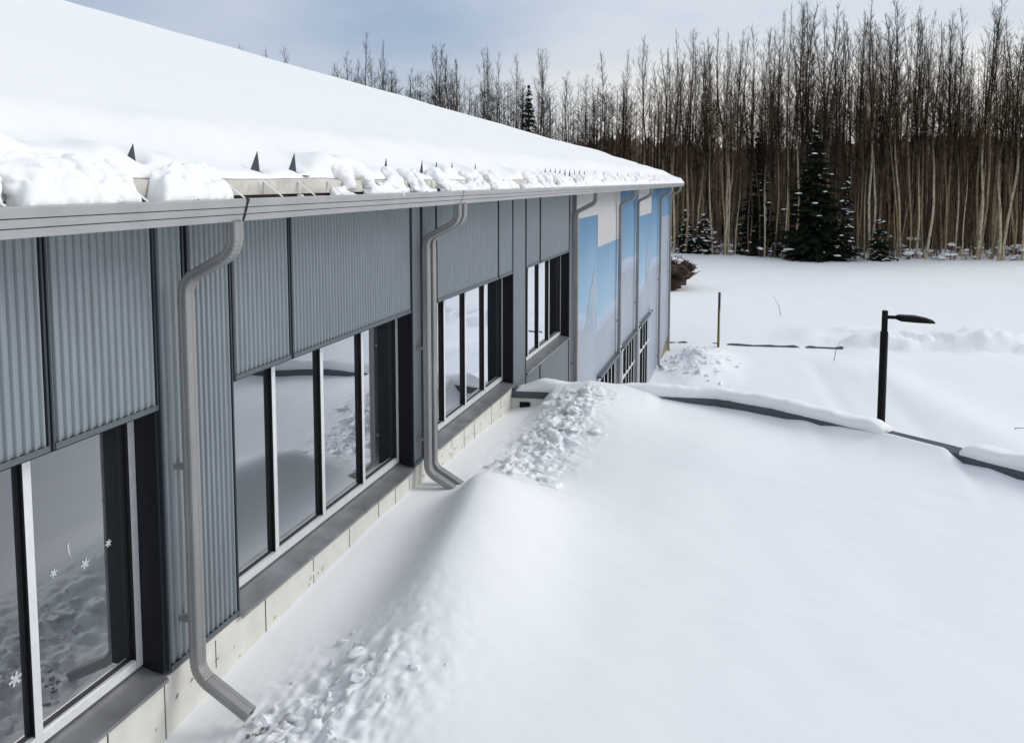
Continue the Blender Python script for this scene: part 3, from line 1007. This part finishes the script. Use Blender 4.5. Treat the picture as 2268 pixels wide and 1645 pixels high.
def densify(path, step):
    o_ = []
    for a, c in zip(path, path[1:]):
        l = math.hypot(c[0] - a[0], c[1] - a[1])
        m = max(1, int(l / step))
        for i in range(m):
            o_.append((a[0] + (c[0] - a[0]) * i / m, a[1] + (c[1] - a[1]) * i / m))
    o_.append(path[-1])
    return o_
dp = densify(PATH, 0.07)
def cap_snow(sel, name, label, endfade=(0.25, 0.2)):
    pts = [p for p in dp if sel(p[0])]
    L = len(pts)
    def prof(i):
        x = pts[i][0]
        e = min(1.0, (i + .35) * .07 / endfade[0], (L - 1 - i + .35) * .07 / endfade[1])
        e = max(.08, e) ** .5
        hgt = (0.13 + 0.05 * nse(x * 1.1, 3.0) + .03 * nse(x * 3.1, 5.0) + .02 * nse(x * 9.0, 5.0)) * e * sstep(-3.75, -3.1, x) + 0.012
        ov = 0.012 + 0.03 * nse(x * 2.1, 9.0) + .02 * nse(x * 8.0, 2.0)
        r = []
        for a in range(0, 9):
            th = math.pi * a / 8
            r.append((0.155 - (0.155 + ov) * math.copysign(abs(math.cos(th)) ** .6, math.cos(th)), ZP - 0.002 + hgt * (1.0 + .16 * math.cos(th)) * abs(math.sin(th)) ** .55 + .012 * nse(x * 6, a * .8, 3) * (1 if 0 < a < 8 else 0)))
        return r
    b_ = MB()
    loft(pts, prof, b_, 0, True)
    o = fixn(b_.build(name, SNOW))
    return tag(o, label, "snow", kind="stuff")
cap_snow(lambda x: -3.6 < x < 1.72, "parapet_snow", "long smooth snow cap on the parapet left of the lamp post", (0.3, 0.15))
cap_snow(lambda x: x > 2.47, "parapet_snow", "snow cap on the parapet right of the bare coping stretch", (0.12, 0.3))

# broken clods of snow
def clods(name, label, spots, seed):
    mb = MB()
    r_ = random.Random(seed)
    for i, (x, y, r) in enumerate(spots):
        z = ter_h(x, y) if y < edge_y(x) and x < 8 else lot_h(x, y)
        slab = r_.random() < .35
        blob(mb, (x, y, z + r * (r_.uniform(-.25, .1) if slab else r_.uniform(-.65, -.05))), r * (1.25 if slab else 1), seed * 1000 + i, 2 if r > .03 else 1, 0.95, r_.uniform(1.1, 2.0), r < .05 or i % 3 > 0, (1, r_.uniform(.5, 1.1), r_.uniform(.22, .4) if slab else r_.uniform(.55, .95)))
    return tag(mb.build(name, SNOW), label, "snow", kind="stuff")
def scatter(n, fx, seed, rmin, rmax, box):
    r_ = random.Random(seed)
    out_ = []
    while len(out_) < n:
        x, y = r_.uniform(box[0], box[1]), r_.uniform(box[2], box[3])
        if r_.random() < fx(x, y):
            out_.append((x, y, rmin + (rmax - rmin) * r_.random() ** 3.0))
    return out_
clods("snow_clods", "broken snow clods beside the nearest downpipe outlet", scatter(190, lambda x, y: rubble_w(x, y) ** 2.2, 3, .010, .07, (-3.5, -1.6, 3.0, 5.8)), 3)
clods("snow_clods", "broken snow clods heaped along the wall near the parapet", scatter(330, lambda x, y: rubble_w(x, y) ** 2.0, 4, .014, .12, (-3.45, -1.5, 8.3, 12.0)), 4)
clods("snow_clods", "rough snow chunks on the lot at the far corner of the building", scatter(260, lambda x, y: math.exp(-((x + 2.0) / 1.0) ** 2 - ((y - 33) / 2.6) ** 2), 6, .03, .16, (-3.4, 1.5, 27, 39)), 6)

# ------------------------------------------------------------------ street lamp, post, kerb
lp = empty("street_lamp", (2.07, 14.0, 0))
tag(lp, "black street lamp with one flat arm, standing in the snowy lot", "street lamp")
b = MB()
b.tube([(0, 0, -.2), (0, 0, 5.13)], [0.066, 0.062], 12, cap=True)
b.build("pole", LAMP, lp)
b = MB()
b.tube([(0, 0, 5.131), (0, 0, 5.15), (0, 0, 5.16), (0, 0, 5.49), (0, 0, 5.50)], [0.06, 0.06, 0.047, 0.047, 0.04], 12, cap=True)
b.build("tenon", LAMP, lp)
b = MB()
b.box((0.045, -.03, 5.37), (0.17, .03, 5.42))
b.build("arm", LAMP, lp)
b = MB()
# tapered flat luminaire
secs = [(0.17, .05, 5.365, 5.43), (0.23, .12, 5.35, 5.435), (0.45, .15, 5.345, 5.43), (0.62, .14, 5.34, 5.40), (0.71, .10, 5.335, 5.37), (0.73, .07, 5.335, 5.345)]
vs_ = []
for x, hy, z0, z1 in secs:
    vs_ += [(x, -hy, z0), (x, hy, z0), (x, hy * .75, z1), (x, -hy * .75, z1)]
fs_ = [(i * 4 + k, i * 4 + (k + 1) % 4, i * 4 + 4 + (k + 1) % 4, i * 4 + 4 + k) for i in range(len(secs) - 1) for k in range(4)] + [(3, 2, 1, 0), tuple(range(len(vs_) - 4, len(vs_)))]
b.add(vs_, fs_)
fixn(b.build("lamp_head", LAMP, lp))

YEL = mat("weathered yellow post", (0.50, 0.38, 0.10), 0.7, var=0.3, vscale=4)
POST_SHADE = mat("shaded post face", (0.05, 0.04, 0.035), 0.8, var=0.3, vscale=6)  # shade on the post, put into its colour
ps = empty("marker_post", (-1.43, 37.3, 0))
tag(ps, "thin upright marker post with dark shaded face and yellow edge beyond the building corner", "post")
b = MB()
b.box((-.055, -.04, -.2), (.012, .04, 1.75), 1)  # left half coloured dark as the side turned from the sun
b.box((.0125, -.044, -.2), (.055, .04, 1.75), 0)
b.build("post", [YEL, POST_SHADE], ps)
b = MB()
b.box((-.05, -.045, 1.751), (.06, .04, 2.52), {'-y': 0, '*': 1})  # front face given the painted shade colour
b.build("reflector_plate", [POST_SHADE, SILVER], ps)

KERB = mat("dark wet kerb", (0.07, 0.075, 0.085), 0.6, var=0.4, vscale=1.5)
b = MB()
rr = random.Random(8)
kp = [(-3.7 + .35 * i, 37.65 + .14 * (-3.7 + .35 * i + 3.7) * .9) for i in range(23)]
loft(kp, lambda i: [(-.10, -.25), (-.10, .0 + .14 * nse(i * .8, 2)), (.1, .01 + .14 * nse(i * .8, 2)), (.1, -.25)], b)
o = fixn(b.build("kerb", KERB))
tag(o, "low dark kerb line showing through the snow behind the marker post", "kerb")

# brush pile
DIRT = mat("brown earth and roots", (0.045, 0.028, 0.018), 0.95, var=0.5, vscale=3, bump=0.5, bscale=6)
ROOT = mat("pale broken root wood", (0.28, 0.19, 0.11), 0.85, var=0.4, vscale=5)
ROOTD = mat("dark root wood", (0.06, 0.035, 0.02), 0.9, var=0.4, vscale=5)
bp_ = empty("brush_pile", (-5.75, 57.5, 0))
bp_.scale = (1.15, 1.15, 1.15)
tag(bp_, "dark brown pile of roots and brush capped with snow beyond the building", "brush pile")
b = MB()
blob(b, (0, 0, .8), 1.2, 77, 4, 0.75, 2.6, False, (1.25, 1, .8))
b.build("earth_mound", DIRT, bp_)
b = MB()
rr = random.Random(21)
for i in range(220):
    a = rr.uniform(0, 6.28)
    el = rr.uniform(.1, 1.2)
    d = Vector((math.cos(a) * math.cos(el), math.sin(a) * math.cos(el), math.sin(el)))
    p0 = Vector((0, 0, .7)) + Vector((d.x * 1.2, d.y * .8, d.z * .6))
    dd = (d + Vector((.7, -.2, .5)) * rr.uniform(.3, 1)).normalized()
    l = rr.uniform(.3, .9)
    b.tube([p0, p0 + dd * l * .5 + Vector((0, 0, rr.uniform(-.08, .08))), p0 + dd * l], [rr.uniform(.03, .06), .035, .012], 5, 0 if rr.random() < .22 else 1)
b.build("roots", [ROOT, ROOTD], bp_)
b = MB()
for i in range(16):
    a = rr.uniform(-1.1, 1.3)
    blob(b, (a, rr.uniform(-.5, .5), 1.68 - .28 * a * a + rr.uniform(-.05, .1)), rr.uniform(.18, .36), 300 + i, 2, .4, 1.3, True, (1.3, 1, .5))
b.build("snow_cap", SNOW, bp_)

# dry stalks poking out of the lot snow
STALK = mat("dry grey stalk", (0.10, 0.085, 0.07), 0.9)
for i, (x, y, h, lean, label) in enumerate([
        (3.35, 35.6, .85, .25, "tall bent dry stalk in the lot behind the lamp arm"),
        (1.6, 47.3, 1.1, -.45, "lone thin stalk on the open snow between marker post and woods"),
        (7.6, 27.0, .05, .45, "flat dark twig on the lot right of the lamp post")]):
    b = MB()
    b.tube([(0, 0, -.1), (lean * .3, 0, h * .5), (lean, .02, h)], [.016, .013, .005], 5)
    o = b.build("dry_stalk", STALK)
    o.location = (x, y, lot_h(x, y))
    tag(o, label, "stalk", "dry stalks in the lot")

# paper snowflakes on the nearest window
PAPER = mat("white paper", (0.5, 0.53, 0.55), 0.8)
def flake(y, z, r, label, kind=0):
    b = MB()
    x = XG + 0.002
    if kind == 0:
        for k in range(3):
            a = math.pi * k / 3 + .2
            c, s = math.cos(a), math.sin(a)
            w_ = r * .2
            v = [(0, c * r - s * w_, s * r + c * w_), (0, -c * r - s * w_, -s * r + c * w_), (0, -c * r + s * w_, -s * r - c * w_), (0, c * r + s * w_, s * r - c * w_)]
            off = .0006 * k
            v = [(p[0] + off, p[1], p[2]) for p in v] + [(p[0] + off + .0004, p[1], p[2]) for p in v]
            b.add(v, [(3, 2, 1, 0), (4, 5, 6, 7), (0, 1, 5, 4), (1, 2, 6, 5), (2, 3, 7, 6), (3, 0, 4, 7)])
    else:
        v = [(0, -.008, .05), (0, .003, .065), (0, .008, .012), (0, .016, -.05), (0, .004, -.012), (0, -.004, .0)]
        v = v + [(.0005, p[1], p[2]) for p in v]
        b.add(v, [(5, 4, 3, 2, 1, 0), (6, 7, 8, 9, 10, 11)] + [(i, (i + 1) % 6, 6 + (i + 1) % 6, 6 + i) for i in range(6)])
    o = fixn(b.build("paper_snowflake", PAPER))
    o.location = (x, y, z)
    tag(o, label, "paper snowflake", "paper cut-outs on the nearest window")
flake(3.475, 5.34, .026, "left white paper snowflake on the nearest window pane")
flake(3.70, 5.29, .032, "brightest white paper snowflake, middle of the nearest window pane")
flake(3.585, 5.41, .04, "long white icicle shaped paper cut-out on the nearest window pane", 1)
flake(3.885, 5.335, .024, "faint paper snowflake in the dark reflection by the window frame")
flake(3.20, 4.87, .04, "paper snowflake at the left edge of the picture, low on the glass")

# ------------------------------------------------------------------ woods
def backlit_bark_mat(name, low, high, h0, h1):  # upper trunk painted dark to imitate backlight against the sky
    m = bpy.data.materials.new(name)
    m.use_nodes = True
    t = m.node_tree
    bs = t.nodes["Principled BSDF"]
    bs.inputs["Roughness"].default_value = 0.9
    bs.inputs["Specular IOR Level"].default_value = 0.1
    c = t.nodes.new("ShaderNodeTexCoord")
    sp = t.nodes.new("ShaderNodeSeparateXYZ")
    n = t.nodes.new("ShaderNodeTexNoise")
    n.inputs["Scale"].default_value = 1.6
    n.inputs["Detail"].default_value = 4
    mm = t.nodes.new("ShaderNodeMath"); mm.operation = 'MULTIPLY_ADD'
    mm.inputs[1].default_value = 5.0
    mr = t.nodes.new("ShaderNodeMapRange")
    mr.inputs["From Min"].default_value = h0 + 2.5
    mr.inputs["From Max"].default_value = h1 + 2.5
    mxn = t.nodes.new("ShaderNodeMixRGB")
    mxn.inputs["Color1"].default_value = (*low, 1)
    mxn.inputs["Color2"].default_value = (*high, 1)
    n2 = t.nodes.new("ShaderNodeTexNoise")
    n2.inputs["Scale"].default_value = 3.0
    mp2 = t.nodes.new("ShaderNodeMapping")
    mp2.inputs["Scale"].default_value = (4, 4, .8)
    rp = t.nodes.new("ShaderNodeValToRGB")
    rp.color_ramp.elements[0].position = .38
    rp.color_ramp.elements[0].color = (.25, .24, .22, 1)
    rp.color_ramp.elements[1].position = .55
    mul = t.nodes.new("ShaderNodeMixRGB"); mul.blend_type = 'MULTIPLY'; mul.inputs["Fac"].default_value = .8
    t.links.new(c.outputs["Object"], sp.inputs[0])
    t.links.new(c.outputs["Object"], n.inputs["Vector"])
    t.links.new(c.outputs["Object"], mp2.inputs["Vector"])
    t.links.new(mp2.outputs["Vector"], n2.inputs["Vector"])
    t.links.new(n2.outputs["Fac"], rp.inputs["Fac"])
    t.links.new(n.outputs["Fac"], mm.inputs[0])
    t.links.new(sp.outputs["Z"], mm.inputs[2])
    t.links.new(mm.outputs[0], mr.inputs["Value"])
    t.links.new(mr.outputs[0], mxn.inputs["Fac"])
    t.links.new(mxn.outputs["Color"], mul.inputs["Color1"])
    t.links.new(rp.outputs["Color"], mul.inputs["Color2"])
    t.links.new(mul.outputs["Color"], bs.inputs["Base Color"])
    return m
BPALE = backlit_bark_mat("backlit pale aspen bark", (0.52, 0.45, 0.32), (0.028, 0.02, 0.014), 5, 12)
BMID = backlit_bark_mat("backlit olive aspen bark", (0.34, 0.27, 0.17), (0.032, 0.023, 0.016), 5, 12)
BDARK = backlit_bark_mat("backlit dark aspen bark", (0.17, 0.125, 0.08), (0.03, 0.021, 0.015), 3, 10)
TWIG = mat("brown twigs", (0.026, 0.017, 0.011), 0.9, var=0.3, vscale=.5, spec=.1)
TWIG_LIT = mat("sunlit olive brown twigs", (0.085, 0.058, 0.032), 0.9, var=0.3, vscale=.5, spec=.1)  # lighter twig copy, sunlit look put into the colour
SPRUCE = mat("dark spruce needles", (0.012, 0.018, 0.010), 0.85, var=0.5, vscale=3, spec=.1)
BRUSH = mat("brown undergrowth", (0.19, 0.132, 0.096), 0.95, var=0.4, vscale=.4, spec=.05)

def aspen_meshes(seed, H, r0, cs, bark, spread=1.0):
    r_ = random.Random(seed)
    tk, cr_ = MB(), MB()
    lean = (r_.uniform(-.05, .05), r_.uniform(-.04, .04))
    ph = r_.uniform(0, 6)
    def axis(h):
        return Vector((lean[0] * h + .20 * math.sin(h * .45 + ph) + .025 * math.sin(h * 1.3 + 2 * ph), lean[1] * h + .18 * math.cos(h * .4 + ph), h))
    def rad(h):
        return r0 * max(.05, (1 - h / H)) ** .8 + .006
    hs = [-.3, 0, .4, 1.2, 2.5] + span(4, H, 1.3)
    tk.tube([axis(h) for h in hs], [rad(max(h, 0)) * (1.25 if h < .3 else 1) for h in hs], 7)
    nb = int(24 + 10 * r_.random())
    for i in range(nb):
        f = (i + r_.random()) / nb
        h = H * (cs + (.97 - cs) * f)
        p = axis(h)
        az = i * 2.4 + r_.uniform(-.6, .6)
        L = spread * (2.9 * (1 - f) ** .75 + .5) * r_.uniform(.6, 1.2)
        el = R(34 + 30 * f + r_.uniform(-14, 14))
        if f < .12: el = R(r_.uniform(-5, 35)); L *= .6
        pts = [p]
        d = Vector((math.cos(az) * math.cos(el), math.sin(az) * math.cos(el), math.sin(el)))
        q = p.copy()
        ns = 4
        for k in range(ns):
            d = (d + Vector((r_.uniform(-.16, .16), r_.uniform(-.16, .16), .17))).normalized()
            q = q + d * (L / ns)
            pts.append(q.copy())
        rb = min(rad(h) * .55, .012 + .012 * L)
        cr_.tube(pts, [rb, rb * .8, rb * .6, rb * .42, rb * .2 + .003], 4)
        nt_ = int(3 + 2.6 * L)
        for k in range(nt_):
            u = r_.uniform(.2, 1) * ns
            a = min(int(u), ns - 1)
            s0 = pts[a].lerp(pts[a + 1], u - a)
            az2 = r_.uniform(0, 6.28)
            el2 = R(r_.uniform(15, 75))
            d2 = (Vector((math.cos(az2) * math.cos(el2), math.sin(az2) * math.cos(el2), math.sin(el2))) + d * .5).normalized()
            l2 = r_.uniform(.35, 1.0) * (0.5 + .25 * L)
            m1 = s0 + d2 * l2 * .5 + Vector((0, 0, .04))
            e1 = s0 + d2 * l2 + Vector((0, 0, .16 * l2))
            cr_.tube([s0, m1, e1], [.011, .008, .003], 3)
            for _ in range(2):
                v = r_.uniform(.15, .95)
                s1 = s0.lerp(e1, v)
                d3 = (d2 + Vector((r_.uniform(-.9, .9), r_.uniform(-.9, .9), r_.uniform(-.1, .7)))).normalized()
                cr_.tube([s1, s1 + d3 * l2 * r_.uniform(.3, .6)], [.0075, .003], 3)
    return tk.mesh("trunk", bark), cr_.mesh("crown", TWIG_LIT if seed % 5 in (0, 2) else TWIG)

VAR = []
for i in range(12):
    H = [23, 21.5, 22.5, 20.5, 24, 21, 19.5, 22, 20, 23.5, 18.5, 21.8][i]
    VAR.append((H, *aspen_meshes(40 + i, H, [.15, .11, .12, .10, .16, .11, .09, .12, .10, .13, .085, .11][i], [.5, .42, .55, .45, .52, .4, .45, .55, .38, .5, .4, .48][i], BPALE if i in (0, 5, 7) else (BMID if i in (2, 10, 4, 9) else BDARK), [1, .85, 1.1, .8, 1.05, .9, .8, .9, 1.2, .95, .85, 1][i])))

def edge_line(x):
    return 78.6 + 0.19 * x if x > -8 else 77.1 + 0.02 * (x + 8)
def hscale(x):
    return lerp_tab([(-66, .92), (-44, 1.0), (-30, .94), (-16, .88), (-8, .93), (-2, .99), (4, 1.08), (14, 1.09), (24, 1.06), (34, 1.04)], x)
def put_tree(i, x, y, vi, sc, label, group):
    H, tm, cm = VAR[vi]
    o = empty("bare_tree", (x, y, lot_h(x, y)), random.Random(i).uniform(0, 6.28))
    wv = random.Random(i * 7 + 1).uniform(.65, 1.15)
    o.scale = (sc * wv, sc * wv, sc)
    o.rotation_euler = (random.Random(i * 3).gauss(0, .03), random.Random(i * 5).gauss(0, .035), random.Random(i).uniform(0, 6.28))
    tag(o, label, "tree", group)
    for nm, me in (("trunk", tm), ("crown", cm)):
        c = bpy.data.objects.new(nm, me)
        COL.objects.link(c)
        c.parent = o
    return o
rr = random.Random(1234)
cnt = 0
G1, G2 = "tall bare trees behind the open snow", "bare treetops behind the roof"
def tries(x0, x1, d0, d1, n, pale, label, group):
    global cnt
    for k in range(n):
        x = x0 + (x1 - x0) * (k + rr.uniform(-1.2, 2.2)) / n
        y = edge_line(x) + rr.uniform(d0, d1)
        pool = [0, 2, 5, 7, 10] if pale else [1, 3, 4, 6, 8, 9, 11]
        vi = rr.choice(pool)
        sc = hscale(x) * 22.3 / VAR[vi][0] * (rr.uniform(.86, 1.04) if rr.random() < .75 else rr.uniform(.62, .86))
        put_tree(cnt, x, y, vi, sc, label, group)
        cnt += 1
tries(-9, 33, 0.6, 4, 62, True, "tall bare tree with a pale trunk at the snowy edge of the woods", G1)
tries(-9, 33, 1, 12, 142, False, "tall bare tree with a dark trunk in the woods behind the open snow", G1 + ", dark trunks")
tries(-66, -9, 1, 10, 66, False, "bare tree whose twiggy top shows above the snowy roof", G2)
tries(-66, -9, 1, 4, 20, True, "pale bare tree whose top shows above the snowy roof", G2 + ", pale trunks")

# deeper woods and undergrowth, one mass each
dw = MB()
rr = random.Random(77)
for k in range(1250):
    x = rr.uniform(-75, 50)
    y = edge_line(x) + rr.uniform(11, 30)
    H = rr.uniform(12.5, 17.6) * hscale(x)
    tall = rr.random() < (.55 if x < -9 else .22)
    if tall:
        H = rr.uniform(18.5, 22.0) * hscale(x)
    z0 = 0.0
    lx, ly = rr.uniform(-.03, .03), rr.uniform(-.03, .03)
    r0 = rr.uniform(.06, .13)
    mi_ = 1 if tall else 0
    dw.tube([(x, y, z0), (x + lx * H * .5, y + ly * H * .5, H * .5), (x + lx * H, y, H)], [r0, r0 * .65, .01], 4, mi_)
    for i in range(34 if tall else 42):
        h = H * ((.48 if tall else .3) + (.5 if tall else .68) * rr.random() ** .7)
        az = rr.uniform(0, 6.28)
        l = rr.uniform(.5, 1.8) * (1.15 - h / H * .5)
        p = Vector((x + lx * h, y, h))
        d = Vector((math.cos(az) * .7, math.sin(az) * .7, rr.uniform(.2, 1.0))).normalized()
        e = p + d * l
        dw.tube([p, e], [.018 if tall else .026, .006], 3, mi_)
        for q in range(3):
            s = p.lerp(e, rr.uniform(.3, .9))
            d2 = (d + Vector((rr.uniform(-.9, .9), rr.uniform(-.9, .9), rr.uniform(0, .8)))).normalized()
            dw.tube([s, s + d2 * l * .45], [.01, .004], 3, mi_)
o = dw.build("deep_woods", [BRUSH, TWIG])
tag(o, "dense brown mass of smaller bare trees deep in the woods", "woods", kind="stuff")

us_ = MB()
USM = [mat('brown sapling', (0.16, 0.105, 0.075), .95, var=.4, vscale=.4, spec=.05), mat('olive sapling bark', (0.24, 0.19, 0.12), .95, var=.4, vscale=.6, spec=.05), mat('pale sapling bark', (0.46, 0.40, 0.31), .95, var=.4, vscale=.6, spec=.05)]
for k in range(4300):
    x = rr.uniform(-62, 38)
    dd = 1.5 + 30 * rr.random() ** .6
    y = edge_line(x) + dd
    H = rr.uniform(1.5, 4.5) + rr.random() ** 1.5 * min(10.0, 2 + dd * .5)
    m = 1 if H < 2.5 else 3
    lx, ly = rr.uniform(-.12, .12), rr.uniform(-.1, .1)
    mi_ = rr.choice((0, 0, 1, 1, 2, 2))
    us_.tube([(x, y, -.1), (x + lx * H * .5, y + ly * H * .5, H * .55), (x + lx * H * 1.2, y + ly * H, H)], [rr.uniform(.02, .065), .028, .006], 3, mi_)
    for i in range(7 + int(H)):
        f = rr.uniform(.15, .95)
        az = rr.uniform(0, 6.28)
        l = rr.uniform(.35, 1.1)
        p = Vector((x + lx * H * f, y + ly * H * f, H * f))
        us_.tube([p, p + Vector((math.cos(az) * .6, math.sin(az) * .6, rr.uniform(.3, 1.1))) * l], [.016, .004], 3)
o = us_.build("undergrowth", USM)
tag(o, "tangled brown undergrowth and saplings between the trunks", "undergrowth", kind="stuff")

# wooded rise far behind
HILL = mat("far wooded hillside", (0.18, 0.13, 0.10), 1.0, var=0.5, vscale=.35, stretch=(2.5, 1, .35), bump=0.8, bscale=1.2, spec=.0)
def hill_h(x, y):
    return -1 + sstep(112, 165, y) * (14.8 + 2.0 * fbm(x * .05, 2, 0, 3) + 2.2 * nse(x * .4, y * .1) + 3.2 * nse(x * 1.3, y * .2) + 2.0 * nse(x * 3.1, y * .3)) 
o = grid("wooded_hill", span(-170, 130, .4), span(112, 180, 4), hill_h, HILL)
tag(o, kind="structure")

# spruces
def spruce(name_label, x, y, H, Rb, seed, snow_amt=0.35, dens=1.0):
    r_ = random.Random(seed)
    o = empty("spruce_tree", (x, y, lot_h(x, y)))
    tag(o, name_label, "tree", None)
    t = MB()
    t.tube([(0, 0, -.2), (0, 0, H * .5), (0, 0, H * .98)], [.02 * H * .6 + .05, .012 * H * .6, .01], 6)
    t.build("trunk", BDARK, o)
    f, s = MB(), MB()
    nl = int(H * 2.1)
    for i in range(nl):
        u = (i + .5) / nl
        z = H * (.05 + .93 * u)
        Rr = (Rb * (1 - u) ** .85 + .12) * r_.uniform(.72, 1.2)
        z += r_.uniform(-.15, .15)
        nb = max(6, int((16 + 14 * (1 - u)) * dens))
        for k in range(nb):
            az = r_.uniform(0, 6.28)
            zj = r_.uniform(-.2, .2)
            l = Rr * r_.uniform(.45, 1.2) * (1 + .35 * nse(math.cos(az) * 1.2 + seed, math.sin(az) * 1.2, z * .45))
            dr = -.18 - .25 * (1 - u)
            c, sn = math.cos(az), math.sin(az)
            mid = Vector((c * l * .55, sn * l * .55, z + zj + dr * l * .45))
            tip = Vector((c * l, sn * l, z + zj + dr * l * r_.uniform(.6, 1.2) + .05 * l))
            root = Vector((0, 0, z + .05))
            side = Vector((-sn, c, 0))
            wv = l * r_.uniform(.10, .19) + .05
            # drooping fan of needles: two angled blades plus hanging sprays
            f.add([tuple(root), tuple(mid + side * wv + Vector((0, 0, -.08 * l))), tuple(tip), tuple(mid - side * wv + Vector((0, 0, -.08 * l))), tuple(mid + Vector((0, 0, .06)))],
                  [(0, 1, 4), (1, 2, 4), (2, 3, 4), (3, 0, 4)])
            for q in range(5):
                v = r_.uniform(.3, 1)
                p = root.lerp(tip, v) + side * r_.uniform(-.7, .7) * wv
                hl = r_.uniform(.12, .3) * (.5 + .3 * l)
                a2 = r_.uniform(0, 6.28)
                ww = Vector((math.cos(a2), math.sin(a2), 0)) * hl * .5
                f.add([tuple(p - ww), tuple(p + ww), tuple(p + Vector((0, 0, -hl)) + ww * .3)], [(0, 1, 2)])
            if r_.random() < snow_amt * .6:
                v = r_.uniform(.55, .95)
                p = root.lerp(tip, v) + Vector((0, 0, .07))
                blob(s, tuple(p), r_.uniform(.10, .22) * (.6 + .25 * l), seed * 7 + i * 31 + k, 1, .5, 1.5, True, (r_.uniform(1.2, 2.4), .8, .36))
    f.build("foliage", SPRUCE, o)
    if s.v:
        s.build("snow_patches", SNOW, o)["kind"] = "stuff"
    return o
# dominant one and its lesser neighbours
spruce("largest dark spruce with snow clumps, standing at the edge of the woods", 5.4, 80.6, 12.9, 3.7, 5, .16, 1.35)
spruce("dark spruce with a forked outline just left of the largest spruce", 0.2, 81.5, 12.2, 2.1, 6, .12)
spruce("small snow-laden spruce at the wood edge close to the building corner", -4.6, 79.4, 3.9, 1.8, 7, .9)
spruce("slim dark spruce right behind the largest spruce", 8.2, 79.6, 8.0, 1.4, 8, .35)
spruce("small dark spruce right of the largest spruce, low among pale trunks", 11.2, 80.6, 4.2, 1.3, 9, .4)
spruce("narrow spruce at the wood edge against the building corner", -6.3, 79.2, 4.4, 1.1, 10, .6)
spruce("dark spruce top rising above the snowy roof", -22.5, 80.0, 17.3, 2.2, 11, .12)

SLUSH = mat("dirty brown slush", (0.22, 0.20, 0.18), 0.6, var=0.5, vscale=20)
b = MB()
rr = random.Random(404)
for i in range(12):
    x, y = -3.02 + rr.gauss(0, .06), 4.13 + rr.gauss(0, .09)
    r = rr.uniform(.005, .016)
    blob(b, (x, y, ter_h(x, y) + r * .1), r, 9000 + i, 2, .9, 1.6, False, (1.4, 1, .5))
tag(b.build("dirty_slush", SLUSH), "bits of dirty brown slush under the mouth of the nearest downpipe", "slush", kind="stuff")

# low brush bowed under snow along the foot of the woods
sb = MB()
rr = random.Random(909)
for k in range(210):
    x = rr.uniform(-12, 34)
    y = edge_line(x) + rr.uniform(.3, 9)
    z = lot_h(x, y)
    h = rr.uniform(.15, .7) + (rr.random() ** 4) * 1.6
    blob(sb, (x, y, z + h), rr.uniform(.14, .42), 12000 + k, 2, .7, 1.4, True, (1.5, .8, .45))
    for q in range(4):
        a = rr.uniform(0, 6.28)
        sb.tube([(x, y, z - .1), (x + .25 * math.cos(a), y + .25 * math.sin(a), z + h * .7), (x + .6 * math.cos(a), y + .6 * math.sin(a), z + h * 1.3 + .2)], [.022, .016, .006], 3, 1)
tag(sb.build("snowy_brush", [SNOW, BRUSH]), "low brown brush bowed under snow clumps along the foot of the woods", "brush", kind="stuff")
